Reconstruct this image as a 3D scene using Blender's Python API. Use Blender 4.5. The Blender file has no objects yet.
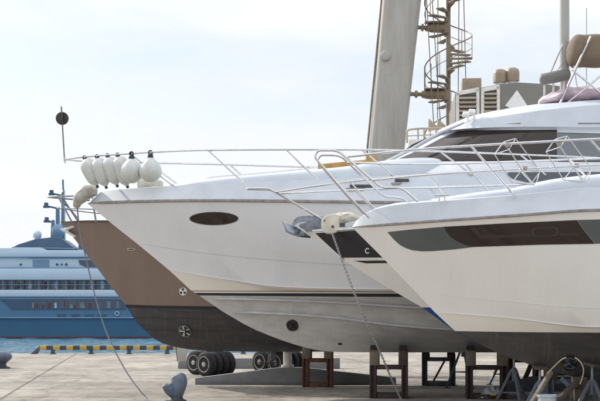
import bpy, bmesh, math, random
import numpy as np
from mathutils import Vector, Matrix
from mathutils.bvhtree import BVHTree
random.seed(7)
R = math.radians
PI = math.pi
sc = bpy.context.scene
col = sc.collection

# ------------------------------------------------------------------ measuring frame
F, H, HZ, CX = 1300.0, 2.45, 316.0, 300.0


def P(px, py, Y):
    return Vector(((px - CX) * Y / F, Y, H - (py - HZ) * Y / F))


class Frame:
    """A boat's own axes: x aft from the bow, y to the far side, z up."""

    def __init__(s, px, Y, deg):
        s.bx, s.by, s.a = (px - CX) * Y / F, Y, R(deg)

    def loc(s, px, py, off=0.0):
        rx = (px - CX) / F
        c, n = math.cos(s.a), math.sin(s.a)
        Y = (off + s.bx * n + s.by * c) / (rx * n + c)
        dx, dy = rx * Y - s.bx, Y - s.by
        return Vector((dx * c - dy * n, dx * n + dy * c, H - (py - HZ) * Y / F))

    def mat(s):
        return Matrix.Translation((s.bx, s.by, 0)) @ Matrix.Rotation(-s.a, 4, 'Z')

    def cam(s):
        return s.mat().inverted() @ Vector((0, 0, H))

    def ray(s, px, py):
        d = Vector(((px - CX) / F, 1, -(py - HZ) / F)).normalized()
        return s.mat().inverted().to_3x3() @ d


# ------------------------------------------------------------------ materials
def nodes_of(name):
    m = bpy.data.materials.new(name)
    m.use_nodes = True
    nt = m.node_tree
    return m, nt, nt.nodes['Principled BSDF']


def mat(name, c, rough=0.5, metal=0.0, var=0.12, scale=2.0, stretch=(1, 1, 1), c2=None,
        bump=0.0, bscale=30.0, coat=0.0, spec=0.5, detail=6, lo=0.35, hi=0.7, streak=None, samt=0.3):
    m, nt, b = nodes_of(name)
    N, L = nt.nodes, nt.links
    tc = N.new('ShaderNodeTexCoord')
    mp = N.new('ShaderNodeMapping')
    mp.inputs['Scale'].default_value = stretch
    L.new(tc.outputs['Object'], mp.inputs['Vector'])
    nz = N.new('ShaderNodeTexNoise')
    nz.inputs['Scale'].default_value = scale
    nz.inputs['Detail'].default_value = detail
    nz.inputs['Roughness'].default_value = 0.62
    L.new(mp.outputs[0], nz.inputs['Vector'])
    rp = N.new('ShaderNodeMapRange')
    rp.inputs['From Min'].default_value = lo
    rp.inputs['From Max'].default_value = hi
    L.new(nz.outputs['Fac'], rp.inputs['Value'])
    mx = N.new('ShaderNodeMix')
    mx.data_type = 'RGBA'
    mx.inputs['A'].default_value = (*c, 1)
    d = c2 if c2 else tuple(x * (1 - var * 2) for x in c)
    mx.inputs['B'].default_value = (*d, 1)
    L.new(rp.outputs[0], mx.inputs['Factor'])
    out = mx.outputs['Result']
    if streak:                                   # run-off stains and scuffs in the paint
        for sc_, st_, a0, a1, am in ((2.2, (5.0, 1, 0.16), 0.54, 0.74, samt), (3.5, (0.6, 1, 3.5), 0.60, 0.72, samt * 0.8)):
            m2 = N.new('ShaderNodeMapping'); m2.inputs['Scale'].default_value = st_
            L.new(tc.outputs['Object'], m2.inputs['Vector'])
            n3 = N.new('ShaderNodeTexNoise'); n3.inputs['Scale'].default_value = sc_; n3.inputs['Detail'].default_value = 7; n3.inputs['Roughness'].default_value = 0.65
            L.new(m2.outputs[0], n3.inputs['Vector'])
            r3 = N.new('ShaderNodeMapRange'); r3.inputs['From Min'].default_value = a0; r3.inputs['From Max'].default_value = a1
            r3.inputs['To Max'].default_value = am
            L.new(n3.outputs['Fac'], r3.inputs['Value'])
            x3 = N.new('ShaderNodeMix'); x3.data_type = 'RGBA'; x3.inputs['B'].default_value = (*streak, 1)
            L.new(out, x3.inputs['A']); L.new(r3.outputs[0], x3.inputs['Factor'])
            out = x3.outputs['Result']
    L.new(out, b.inputs['Base Color'])
    b.inputs['Metallic'].default_value = metal
    b.inputs['Specular IOR Level'].default_value = spec
    b.inputs['Coat Weight'].default_value = coat
    b.inputs['Coat Roughness'].default_value = 0.08
    rr = N.new('ShaderNodeMapRange')
    rr.inputs['To Min'].default_value = max(0.02, rough - 0.08)
    rr.inputs['To Max'].default_value = min(1, rough + 0.1)
    L.new(nz.outputs['Fac'], rr.inputs['Value'])
    L.new(rr.outputs[0], b.inputs['Roughness'])
    if bump > 0:
        n2 = N.new('ShaderNodeTexNoise')
        n2.inputs['Scale'].default_value = bscale
        n2.inputs['Detail'].default_value = 8
        L.new(mp.outputs[0], n2.inputs['Vector'])
        bp = N.new('ShaderNodeBump')
        bp.inputs['Strength'].default_value = bump
        bp.inputs['Distance'].default_value = 0.02
        L.new(n2.outputs['Fac'], bp.inputs['Height'])
        L.new(bp.outputs[0], b.inputs['Normal'])
    return m


M = {}
M['gel'] = mat('white_gelcoat', (0.755, 0.78, 0.82), 0.14, c2=(0.715, 0.735, 0.77), streak=(0.56, 0.53, 0.48), samt=0.14, scale=0.9, stretch=(1.6, 1, 0.35), coat=0.4)
M['gel_cream'] = mat('cream_gelcoat', (0.81, 0.795, 0.775), 0.14, c2=(0.77, 0.75, 0.725), streak=(0.58, 0.54, 0.48), samt=0.14, scale=0.9, stretch=(1.5, 1, 0.3), coat=0.4)
M['gel_bounce'] = mat('bounce_tinted_gelcoat', (0.785, 0.755, 0.70), 0.2, c2=(0.74, 0.70, 0.63), scale=0.9, coat=0.3)  # warm light bounced off the ground, put into the colour below the chines
M['deck'] = mat('white_deck', (0.56, 0.60, 0.655), 0.42, c2=(0.49, 0.525, 0.58), scale=1.5)
M['anti_grey'] = mat('grey_antifouling', (0.54, 0.535, 0.525), 0.6, c2=(0.40, 0.39, 0.38), streak=(0.66, 0.65, 0.63), samt=0.35, scale=2.6, stretch=(0.5, 1, 1.6), bump=0.15, bscale=9)
M['strake_grey'] = mat('worn_strake_paint', (0.50, 0.50, 0.50), 0.45, c2=(0.36, 0.355, 0.35), scale=3, stretch=(0.5, 1, 1))
M['anti_black'] = mat('black_antifouling', (0.032, 0.032, 0.036), 0.5, c2=(0.062, 0.058, 0.058), streak=(0.11, 0.10, 0.098), samt=0.7, scale=1.8, stretch=(0.35, 1, 2.5), bump=0.12, bscale=8)
M['anti_char'] = mat('charcoal_antifouling', (0.042, 0.040, 0.042), 0.5, c2=(0.07, 0.066, 0.064), streak=(0.12, 0.112, 0.108), samt=0.6, scale=2.0, stretch=(0.3, 1, 2.5), bump=0.12, bscale=8)
M['anti_blue'] = mat('blue_antifouling', (0.012, 0.07, 0.26), 0.5)
M['stripe'] = mat('navy_stripe', (0.012, 0.013, 0.022), 0.3)
M['gold'] = mat('ochre_stripe', (0.42, 0.31, 0.17), 0.4)
M['seam'] = mat('hull_seam', (0.50, 0.47, 0.42), 0.5)
M['brown'] = mat('brown_hull_paint', (0.205, 0.147, 0.122), 0.24, c2=(0.172, 0.122, 0.100), streak=(0.24, 0.19, 0.165), samt=0.22, scale=1.0, stretch=(1.3, 1, 0.25), coat=0.5)
M['brown_lip'] = mat('dark_brown_trim', (0.07, 0.045, 0.038), 0.4)
M['steel'] = mat('polished_steel', (0.66, 0.66, 0.67), 0.2, metal=1.0, scale=9, var=0.10)
M['chain'] = mat('galvanised_chain', (0.56, 0.57, 0.59), 0.42, metal=0.8, scale=30, var=0.25)
M['anchor_steel'] = mat('dull_anchor_steel', (0.30, 0.34, 0.39), 0.3, metal=0.85, scale=8, var=0.2)
M['galv'] = mat('galvanised_grey', (0.24, 0.27, 0.31), 0.45, metal=0.4, scale=5, var=0.2)
M['glass_dark'] = mat('smoked_brown_glass', (0.020, 0.013, 0.011), 0.05, spec=0.45, scale=0.8, c2=(0.034, 0.022, 0.018))
M['glass_grey'] = mat('grey_tinted_glass', (0.13, 0.15, 0.165), 0.10, spec=0.8, scale=0.7)
M['glass_blue'] = mat('blue_black_glass', (0.028, 0.036, 0.055), 0.07, spec=0.8, scale=0.9)
M['panel_grey'] = mat('slate_hull_panel', (0.10, 0.115, 0.115), 0.3, scale=1.0)
M['panel_navy'] = mat('navy_black_panel', (0.014, 0.015, 0.024), 0.3)
M['trim_dark'] = mat('dark_trim', (0.05, 0.045, 0.042), 0.4)
M['shelf'] = mat('cabin_fitting_behind_glass', (0.042, 0.030, 0.027), 0.3)
M['black'] = mat('black_rubber', (0.012, 0.012, 0.013), 0.6)
M['rubrail'] = mat('grey_rub_rail', (0.30, 0.28, 0.27), 0.5, scale=6, c2=(0.18, 0.165, 0.155))
M['vinyl'] = mat('white_fender_vinyl', (0.62, 0.645, 0.63), 0.38, c2=(0.48, 0.495, 0.465), scale=5, stretch=(1, 1, 0.5))
M['rope_blue'] = mat('navy_fender_eye', (0.02, 0.03, 0.075), 0.6)
M['rope'] = mat('grey_rope', (0.20, 0.205, 0.22), 0.8, scale=40, var=0.3)
M['cord'] = mat('cream_cord', (0.66, 0.58, 0.42), 0.7, scale=20)
M['canvas'] = mat('cream_canvas', (0.66, 0.63, 0.54), 0.8, c2=(0.50, 0.47, 0.39), scale=4, bump=0.5, bscale=9)
M['plastic'] = mat('dirty_plastic_wrap', (0.52, 0.52, 0.48), 0.4, c2=(0.27, 0.25, 0.19), scale=5, bump=0.35, bscale=5)
M['tan_canvas'] = mat('tan_bimini_canvas', (0.20, 0.155, 0.105), 0.85, scale=3, c2=(0.155, 0.12, 0.082), bump=0.3, bscale=12)
M['pink'] = mat('mauve_pink_tarpaulin', (0.50, 0.36, 0.43), 0.55, c2=(0.66, 0.56, 0.61), scale=3, bump=0.6, bscale=5)
M['yellow'] = mat('ochre_yellow_paint', (0.50, 0.30, 0.075), 0.5, c2=(0.36, 0.21, 0.06), scale=4)
M['leg_paint'] = mat('weathered_grey_paint', (0.42, 0.42, 0.40), 0.42, c2=(0.33, 0.315, 0.285), streak=(0.27, 0.19, 0.12), samt=0.4, scale=1.3, stretch=(1.5, 1.5, 0.25))
M['tan_steel'] = mat('tan_painted_steel', (0.27, 0.215, 0.15), 0.55, c2=(0.18, 0.14, 0.098), scale=3)
M['house_grey'] = mat('warm_grey_plating', (0.185, 0.18, 0.16), 0.5, c2=(0.15, 0.145, 0.13), scale=1.5)
M['louvre'] = mat('beige_louvre', (0.45, 0.39, 0.30), 0.55, c2=(0.36, 0.305, 0.23), scale=4)
M['cream_frame'] = mat('cream_frame_paint', (0.70, 0.68, 0.63), 0.45)
M['white'] = mat('white_paint', (0.80, 0.80, 0.79), 0.4, var=0.04)
M['mushroom'] = mat('tan_vent_cap', (0.34, 0.265, 0.19), 0.5, scale=4)
M['rust'] = mat('rust_brown_steel', (0.15, 0.066, 0.038), 0.75, c2=(0.07, 0.036, 0.026), scale=7, bump=0.4, bscale=30)
M['dark_rust'] = mat('dark_maroon_steel', (0.055, 0.026, 0.024), 0.7, c2=(0.03, 0.022, 0.022), scale=6, bump=0.3, bscale=30)
M['slate'] = mat('slate_blue_steel', (0.085, 0.10, 0.125), 0.6, c2=(0.05, 0.058, 0.07), scale=6, bump=0.2, bscale=25)
M['blue_steel'] = mat('blue_grey_steel', (0.09, 0.125, 0.175), 0.55, c2=(0.055, 0.078, 0.11), scale=6, bump=0.2, bscale=25)
M['wood'] = mat('weathered_timber', (0.235, 0.195, 0.15), 0.85, c2=(0.125, 0.10, 0.075), scale=4, stretch=(1, 1, 6), bump=0.4, bscale=12)
M['wood_dark'] = mat('dark_stained_timber', (0.085, 0.062, 0.05), 0.85, c2=(0.045, 0.035, 0.03), scale=4, stretch=(6, 1, 1), bump=0.4, bscale=12)
M['pad'] = mat('black_pad', (0.018, 0.017, 0.018), 0.8, bump=0.3)
M['cradle'] = mat('grey_cradle_paint', (0.20, 0.205, 0.21), 0.5, c2=(0.14, 0.14, 0.145), scale=3, stretch=(0.5, 1, 1))
M['tyre'] = mat('tyre_rubber', (0.016, 0.017, 0.020), 0.8, bump=0.4, bscale=40)
M['rim'] = mat('pale_wheel_rim', (0.48, 0.46, 0.42), 0.5, c2=(0.28, 0.255, 0.21), scale=8)
M['bollard'] = mat('blue_grey_bollard_paint', (0.105, 0.15, 0.215), 0.4, c2=(0.06, 0.085, 0.12), streak=(0.11, 0.065, 0.04), samt=0.6, scale=6, bump=0.3, bscale=14)
M['bollard_in'] = mat('dark_slate_iron', (0.04, 0.048, 0.06), 0.6)
M['sea_hull'] = mat('hazed_blue_ship_paint', (0.075, 0.185, 0.31), 0.28, c2=(0.066, 0.165, 0.28), scale=0.3, coat=0.2)  # blue hull paint, greyed to carry thin distance haze
M['sea_white'] = mat('hazed_white_paint', (0.50, 0.62, 0.73), 0.4, c2=(0.45, 0.57, 0.68), scale=0.3)  # white upperworks with blue shade and haze put into the colour
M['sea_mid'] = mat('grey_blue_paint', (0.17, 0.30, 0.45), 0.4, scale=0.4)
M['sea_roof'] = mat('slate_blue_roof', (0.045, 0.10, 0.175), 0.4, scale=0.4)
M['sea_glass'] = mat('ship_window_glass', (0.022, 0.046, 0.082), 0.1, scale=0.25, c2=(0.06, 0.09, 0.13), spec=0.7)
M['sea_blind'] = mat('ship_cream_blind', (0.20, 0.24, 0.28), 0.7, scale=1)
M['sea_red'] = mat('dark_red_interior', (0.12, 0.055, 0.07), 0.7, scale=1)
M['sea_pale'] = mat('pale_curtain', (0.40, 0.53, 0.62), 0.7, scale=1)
M['boot'] = mat('maroon_boot_line', (0.13, 0.05, 0.09), 0.5)
M['kerb_slate'] = mat('slate_blue_kerb_paint', (0.075, 0.095, 0.13), 0.6, scale=4)
M['bucket'] = mat('pale_blue_bucket', (0.42, 0.48, 0.53), 0.4)
M['bag'] = mat('clear_plastic_sheet', (0.40, 0.45, 0.50), 0.25, bump=0.6, bscale=12)
M['tag'] = mat('yellow_tag', (0.75, 0.56, 0.02), 0.5)


def kerb_mat():
    m, nt, b = nodes_of('black_yellow_kerb')
    N, L = nt.nodes, nt.links
    tc = N.new('ShaderNodeTexCoord')
    sx = N.new('ShaderNodeSeparateXYZ')
    L.new(tc.outputs['Object'], sx.inputs[0])
    a = N.new('ShaderNodeMath'); a.operation = 'MULTIPLY'; a.inputs[1].default_value = 1 / 0.862
    L.new(sx.outputs['X'], a.inputs[0])
    f = N.new('ShaderNodeMath'); f.operation = 'FRACT'
    L.new(a.outputs[0], f.inputs[0])
    g = N.new('ShaderNodeMath'); g.operation = 'GREATER_THAN'; g.inputs[1].default_value = 0.5
    L.new(f.outputs[0], g.inputs[0])
    nz = N.new('ShaderNodeTexNoise'); nz.inputs['Scale'].default_value = 5; nz.inputs['Detail'].default_value = 6
    L.new(tc.outputs['Object'], nz.inputs['Vector'])
    mx = N.new('ShaderNodeMix'); mx.data_type = 'RGBA'
    mx.inputs['A'].default_value = (0.60, 0.38, 0.055, 1)
    mx.inputs['B'].default_value = (0.055, 0.065, 0.085, 1)
    L.new(g.outputs[0], mx.inputs['Factor'])
    m2 = N.new('ShaderNodeMix'); m2.data_type = 'RGBA'; m2.blend_type = 'MULTIPLY'
    m2.inputs['Factor'].default_value = 0.35
    L.new(mx.outputs['Result'], m2.inputs['A']); L.new(nz.outputs['Fac'], m2.inputs['B'])
    L.new(m2.outputs['Result'], b.inputs['Base Color'])
    b.inputs['Roughness'].default_value = 0.6
    return m


M['kerb'] = kerb_mat()


def concrete_mat():
    m, nt, b = nodes_of('quay_concrete')
    N, L = nt.nodes, nt.links
    tc = N.new('ShaderNodeTexCoord')

    def noise(scale, st, det=8, rough=0.6):
        mp = N.new('ShaderNodeMapping'); mp.inputs['Scale'].default_value = st
        L.new(tc.outputs['Object'], mp.inputs['Vector'])
        n = N.new('ShaderNodeTexNoise'); n.inputs['Scale'].default_value = scale
        n.inputs['Detail'].default_value = det; n.inputs['Roughness'].default_value = rough
        L.new(mp.outputs[0], n.inputs['Vector'])
        return n.outputs['Fac']

    def ramp(src, p0, p1, c0, c1):
        r = N.new('ShaderNodeValToRGB')
        r.color_ramp.elements[0].position = p0; r.color_ramp.elements[1].position = p1
        r.color_ramp.elements[0].color = (*c0, 1); r.color_ramp.elements[1].color = (*c1, 1)
        L.new(src, r.inputs[0])
        return r.outputs[0]

    def mul(a, bb, fac=1.0):
        x = N.new('ShaderNodeMix'); x.data_type = 'RGBA'; x.blend_type = 'MULTIPLY'
        x.inputs['Factor'].default_value = fac
        L.new(a, x.inputs['A']); L.new(bb, x.inputs['B'])
        return x.outputs['Result']

    big = ramp(noise(0.11, (1, 0.7, 1), 5), 0.32, 0.70, (0.295, 0.268, 0.232), (0.43, 0.396, 0.348))
    mid = ramp(noise(0.45, (1, 0.45, 1), 9, 0.68), 0.34, 0.62, (0.62, 0.61, 0.60), (1.05, 1.04, 1.02))
    spots = ramp(noise(1.7, (1, 0.5, 1), 10, 0.72), 0.32, 0.50, (0.48, 0.465, 0.45), (1, 1, 1))
    fine = ramp(noise(13, (1, 0.6, 1), 8, 0.75), 0.25, 0.75, (0.78, 0.78, 0.78), (1.12, 1.12, 1.12))
    c = mul(mul(mul(big, mid), spots), fine)
    # tyre tracks running along the quay, broken up by wear
    mpt = N.new('ShaderNodeMapping'); mpt.inputs['Scale'].default_value = (0.02, 1.0, 1)
    L.new(tc.outputs['Object'], mpt.inputs['Vector'])
    tn = N.new('ShaderNodeTexNoise'); tn.inputs['Scale'].default_value = 0.9; tn.inputs['Detail'].default_value = 3
    L.new(mpt.outputs[0], tn.inputs['Vector'])
    c = mul(c, ramp(tn.outputs['Fac'], 0.36, 0.48, (0.66, 0.65, 0.65), (1, 1, 1)), 0.8)
    # hairline cracks
    vo = N.new('ShaderNodeTexVoronoi'); vo.feature = 'DISTANCE_TO_EDGE'; vo.inputs['Scale'].default_value = 0.13
    wv = N.new('ShaderNodeTexNoise'); wv.inputs['Scale'].default_value = 0.9; wv.inputs['Detail'].default_value = 6
    L.new(tc.outputs['Object'], wv.inputs['Vector'])
    va = N.new('ShaderNodeVectorMath'); va.operation = 'ADD'
    L.new(tc.outputs['Object'], va.inputs[0]); L.new(wv.outputs['Color'], va.inputs[1])
    L.new(va.outputs[0], vo.inputs['Vector'])
    c = mul(c, ramp(vo.outputs['Distance'], 0.003, 0.009, (0.45, 0.43, 0.41), (1, 1, 1)), 0.55)
    # joints between the slabs
    sx = N.new('ShaderNodeSeparateXYZ'); L.new(tc.outputs['Object'], sx.inputs[0])
    wob = noise(0.8, (1, 1, 1), 4)

    def math_(op, a, bb):
        n = N.new('ShaderNodeMath'); n.operation = op
        for k, v in enumerate((a, bb)):
            if isinstance(v, (int, float)):
                n.inputs[k].default_value = v
            elif v is not None:
                L.new(v, n.inputs[k])
        return n.outputs[0]

    def joint(coord, period, half):
        w = math_('ADD', coord, math_('MULTIPLY', math_('SUBTRACT', wob, 0.5), 0.10))
        fr = math_('FRACT', math_('DIVIDE', w, period), None)
        d = math_('MULTIPLY', math_('ABSOLUTE', math_('SUBTRACT', fr, 0.5), None), period)
        mr = N.new('ShaderNodeMapRange')
        mr.inputs['From Min'].default_value = half; mr.inputs['From Max'].default_value = half * 2.2
        mr.inputs['To Min'].default_value = 0.34; mr.inputs['To Max'].default_value = 1.0
        L.new(d, mr.inputs['Value'])
        return mr.outputs[0]

    cx = math_('ADD', math_('ADD', sx.outputs['X'], math_('MULTIPLY', sx.outputs['Y'], 0.124)), 4.08 + 8.0 + 160)
    cy = math_('ADD', sx.outputs['Y'], -47.4 + 5.5 + 110)
    for j in (joint(cx, 16.0, 0.03), joint(cy, 11.0, 0.055)):
        cc = N.new('ShaderNodeCombineColor')
        for k in range(3):
            L.new(j, cc.inputs[k])
        c = mul(c, cc.outputs[0])
    L.new(c, b.inputs['Base Color'])
    b.inputs['Roughness'].default_value = 0.8
    b.inputs['Specular IOR Level'].default_value = 0.3
    bp = N.new('ShaderNodeBump'); bp.inputs['Strength'].default_value = 0.35; bp.inputs['Distance'].default_value = 0.02
    L.new(noise(6, (1, 1, 1), 10, 0.7), bp.inputs['Height'])
    L.new(bp.outputs[0], b.inputs['Normal'])
    return m


def water_mat():
    m, nt, b = nodes_of('harbour_water')
    N, L = nt.nodes, nt.links
    tc = N.new('ShaderNodeTexCoord')
    b.inputs['Base Color'].default_value = (0.03, 0.12, 0.19, 1)
    b.inputs['Roughness'].default_value = 0.15
    b.inputs['IOR'].default_value = 1.33
    hs = []
    for s, st in ((0.7, (0.6, 1, 1)), (2.6, (0.7, 1, 1))):
        mp = N.new('ShaderNodeMapping'); mp.inputs['Scale'].default_value = st
        L.new(tc.outputs['Object'], mp.inputs['Vector'])
        n = N.new('ShaderNodeTexNoise'); n.inputs['Scale'].default_value = s; n.inputs['Detail'].default_value = 5
        L.new(mp.outputs[0], n.inputs['Vector'])
        hs.append(n.outputs['Fac'])
    ad = N.new('ShaderNodeMath'); ad.operation = 'ADD'
    L.new(hs[0], ad.inputs[0]); L.new(hs[1], ad.inputs[1])
    bp = N.new('ShaderNodeBump'); bp.inputs['Strength'].default_value = 1.0; bp.inputs['Distance'].default_value = 0.25
    L.new(ad.outputs[0], bp.inputs['Height'])
    L.new(bp.outputs[0], b.inputs['Normal'])
    return m


# ------------------------------------------------------------------ mesh helpers
class MB:
    def __init__(s):
        s.bm = bmesh.new()

    def face(s, vs, mi=0):
        try:
            f = s.bm.faces.new(vs)
            f.material_index = mi
            return f
        except ValueError:
            return None

    def grid(s, rows, mi=0, close=False):
        V = [[s.bm.verts.new(p) for p in r] for r in rows]
        n = len(V[0])
        for i in range(len(V) - 1):
            k = mi[i] if isinstance(mi, (list, tuple)) else mi
            for j in range(n if close else n - 1):
                a = [V[i][j], V[i][(j + 1) % n], V[i + 1][(j + 1) % n], V[i + 1][j]]
                s.face(a, k)
        return V

    def box(s, c, size, rot=None, mi=0, bev=0.0):
        m = Matrix.Translation(c)
        if rot is not None:
            m = m @ (rot if isinstance(rot, Matrix) else Matrix.Rotation(rot, 4, 'Z'))
        m = m @ Matrix.Diagonal((*size, 1))
        r = bmesh.ops.create_cube(s.bm, size=1.0, matrix=m)
        vs = r['verts']
        fs = set(f for v in vs for f in v.link_faces)
        for f in fs:
            f.material_index = mi
        if bev > 0:
            es = list(set(e for v in vs for e in v.link_edges))
            rb = bmesh.ops.bevel(s.bm, geom=es, offset=bev, segments=2, affect='EDGES', profile=0.5)
            for f in rb['faces']:
                f.material_index = mi
        return s

    def bar(s, a, b, w, d=None, mi=0, bev=0.0):
        """square bar from a to b"""
        a, b = Vector(a), Vector(b)
        v = b - a
        q = v.to_track_quat('Z', 'Y').to_matrix().to_4x4()
        s.box((a + b) / 2, (w, d or w, v.length), q, mi, bev)
        return s

    def prism(s, poly, vec, mi=0, bev=0.0):
        vec = Vector(vec)
        A = [s.bm.verts.new(Vector(p)) for p in poly]
        B = [s.bm.verts.new(Vector(p) + vec) for p in poly]
        n = len(A)
        fs = [s.face(A, mi), s.face(B[::-1], mi)]
        for i in range(n):
            fs.append(s.face([A[i], B[i], B[(i + 1) % n], A[(i + 1) % n]], mi))
        fs = [f for f in fs if f]
        bmesh.ops.recalc_face_normals(s.bm, faces=fs)
        if bev > 0:
            es = list(set(e for f in fs for e in f.edges))
            rb = bmesh.ops.bevel(s.bm, geom=es, offset=bev, segments=2, affect='EDGES', profile=0.5)
            for f in rb['faces']:
                f.material_index = mi
        return s

    def tube(s, pts, r, res=8, mi=0, closed=False):
        pts = [Vector(p) for p in pts]
        n = len(pts)
        rad = r if isinstance(r, (list, tuple)) else [r] * n
        ts = []
        for i in range(n):
            if closed:
                t = pts[(i + 1) % n] - pts[i - 1]
            else:
                t = pts[min(i + 1, n - 1)] - pts[max(i - 1, 0)]
            ts.append(t.normalized())
        up = Vector((0, 0, 1)) if abs(ts[0].z) < 0.9 else Vector((1, 0, 0))
        nrm = ts[0].cross(up).normalized()
        rings = []
        for i in range(n):
            if i:
                nrm = (nrm - ts[i] * nrm.dot(ts[i]))
                nrm = nrm.normalized() if nrm.length > 1e-6 else ts[i].orthogonal().normalized()
            bi = ts[i].cross(nrm)
            rings.append([s.bm.verts.new(pts[i] + (nrm * math.cos(2 * PI * k / res) + bi * math.sin(2 * PI * k / res)) * rad[i]) for k in range(res)])
        m = n if closed else n - 1
        for i in range(m):
            A, B = rings[i], rings[(i + 1) % n]
            for k in range(res):
                s.face([A[k], A[(k + 1) % res], B[(k + 1) % res], B[k]], mi)
        if not closed:
            s.face(rings[0][::-1], mi)
            s.face(rings[-1], mi)
        return s

    def lathe(s, prof, o, axis=(0, 0, 1), res=24, mi=0, sq=None):
        o = Vector(o)
        ax = Vector(axis).normalized()
        q = ax.to_track_quat('Z', 'Y')
        rows = []
        for (r, z) in prof:
            rows.append([o + q @ Vector((max(r, 1e-4) * math.cos(2 * PI * k / res) * (sq[0] if sq else 1), max(r, 1e-4) * math.sin(2 * PI * k / res) * (sq[1] if sq else 1), z)) for k in range(res)])
        V = s.grid(rows, mi, close=True)
        s.face(V[0][::-1], mi)
        s.face(V[-1], mi)
        return s

    def build(s, name, mats, parent=None, angle=38, smooth=True, merge=True, loc=None):
        if merge:
            bmesh.ops.remove_doubles(s.bm, verts=s.bm.verts, dist=1e-4)
        bmesh.ops.recalc_face_normals(s.bm, faces=s.bm.faces)
        if loc is not None:
            bmesh.ops.translate(s.bm, verts=s.bm.verts, vec=-Vector(loc))
        me = bpy.data.meshes.new(name)
        s.bm.to_mesh(me)
        s.bm.free()
        for m in (mats if isinstance(mats, (list, tuple)) else [mats]):
            me.materials.append(m)
        if smooth:
            me.polygons.foreach_set('use_smooth', [True] * len(me.polygons))
            me.set_sharp_from_angle(angle=R(angle))
        o = bpy.data.objects.new(name, me)
        col.objects.link(o)
        if parent is not None:
            o.parent = parent
        if loc is not None:
            o.location = loc
        return o


def tag(o, label, cat, group=None, kind=None):
    if label:
        o['label'] = label
    if cat:
        o['category'] = cat
    if group:
        o['group'] = group
    if kind:
        o['kind'] = kind
    return o


def thing(name, label, cat, loc=(0, 0, 0), rz=0.0, group=None):
    o = bpy.data.objects.new(name, None)
    o.empty_display_size = 0.3
    col.objects.link(o)
    o.location = loc
    o.rotation_euler = (0, 0, rz)
    return tag(o, label, cat, group)


def dup(root, label=None):
    r = root.copy(); col.objects.link(r)
    if label:
        r['label'] = label
    for ch in list(root.children):
        c = ch.copy(); col.objects.link(c); c.parent = r
        for g in list(ch.children):
            d = g.copy(); col.objects.link(d); d.parent = c
    return r


def pchip(xs, ys):
    xs, ys = np.array(xs, float), np.array(ys, float)
    o = np.argsort(xs); xs, ys = xs[o], ys[o]
    k = np.concatenate(([True], np.diff(xs) > 1e-4)); xs, ys = xs[k], ys[k]
    h = np.diff(xs); d = np.diff(ys) / h
    n = len(xs)
    m = np.zeros(n)
    if n == 2:
        m[:] = d[0]
    else:
        for i in range(1, n - 1):
            m[i] = 0 if d[i - 1] * d[i] <= 0 else 3 * (h[i - 1] + h[i]) / ((2 * h[i] + h[i - 1]) / d[i - 1] + (h[i] + 2 * h[i - 1]) / d[i])
        m[0], m[-1] = d[0], d[-1]

    def f(x):
        x = min(max(x, xs[0]), xs[-1])
        i = int(min(max(np.searchsorted(xs, x) - 1, 0), n - 2))
        t = (x - xs[i]) / h[i]
        return float((2 * t**3 - 3 * t**2 + 1) * ys[i] + (t**3 - 2 * t**2 + t) * h[i] * m[i] + (-2 * t**3 + 3 * t**2) * ys[i + 1] + (t**3 - t**2) * h[i] * m[i + 1])
    return f


def smooth_path(pts, n=8):
    """Catmull-Rom through the points"""
    pts = [Vector(p) for p in pts]
    q = [pts[0] * 2 - pts[1]] + pts + [pts[-1] * 2 - pts[-2]]
    out = []
    for i in range(1, len(q) - 2):
        a, b, c, d = q[i - 1], q[i], q[i + 1], q[i + 2]
        for k in range(n):
            t = k / n
            out.append(0.5 * ((2 * b) + (c - a) * t + (2 * a - 5 * b + 4 * c - d) * t * t + (3 * b - a - 3 * c + d) * t**3))
    out.append(pts[-1])
    return out


def fillet(pts, r=0.12, n=5):
    pts = [Vector(p) for p in pts]
    out = [pts[0]]
    for i in range(1, len(pts) - 1):
        a, b, c = pts[i - 1], pts[i], pts[i + 1]
        d1, d2 = (a - b), (c - b)
        l = min(r, d1.length * 0.45, d2.length * 0.45)
        p, q = b + d1.normalized() * l, b + d2.normalized() * l
        for k in range(n + 1):
            t = k / n
            out.append(p * (1 - t)**2 + b * 2 * t * (1 - t) + q * t * t)
    out.append(pts[-1])
    return out


# ------------------------------------------------------------------ boat loft
class Row:
    def __init__(s, fr, pix, b, ln, p, L):
        s.b, s.ln, s.p, s.L = b, ln, p, L
        s.u0 = fr.loc(*pix[0], 0).x
        us, zs = [], []
        for k, (px, py) in enumerate(pix):
            off = 0.0
            q = fr.loc(px, py, 0)
            if k:
                for _ in range(6):
                    off = -s.half(q.x)
                    q = fr.loc(px, py, off)
            us.append(q.x); zs.append(q.z)
        us.append(L + 1); zs.append(zs[-1])
        s.zf = pchip(us, zs)

    def half(s, u):
        t = min(max((u - s.u0) / s.ln, 0), 1)
        return s.b * (1 - (1 - t)**s.p) * (1 - 0.06 * max(0, u / s.L)**3)

    def at(s, u, side=-1):
        return Vector((u, side * s.half(u), s.zf(u)))

    def line(s, N=64, side=-1, out=0.0, ua=None, ub=None):
        a = s.u0 if ua is None else ua
        b = s.L if ub is None else ub
        r = []
        for j in range(N):
            u = a + (b - a) * (j / (N - 1))**1.5
            q = s.at(u, side)
            q.y += side * out
            r.append(q)
        return r


def make_hull(fr, specs, L, mats, root, name='hull', N=72):
    rows = [Row(fr, *sp[:4], L) for sp in specs]
    mi = [sp[4] for sp in specs[:-1]]
    mb = MB()
    lines = {}
    for side in (-1, 1):
        V = mb.grid([r.line(N, side) for r in rows], mi)
        lines[side] = V
    ring = [V[-1] for V in lines[-1]] + [V[-1] for V in lines[1]][::-1]
    mb.face(ring, mi[0])
    o = mb.build(name, mats, root, angle=24)
    return o, rows


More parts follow.
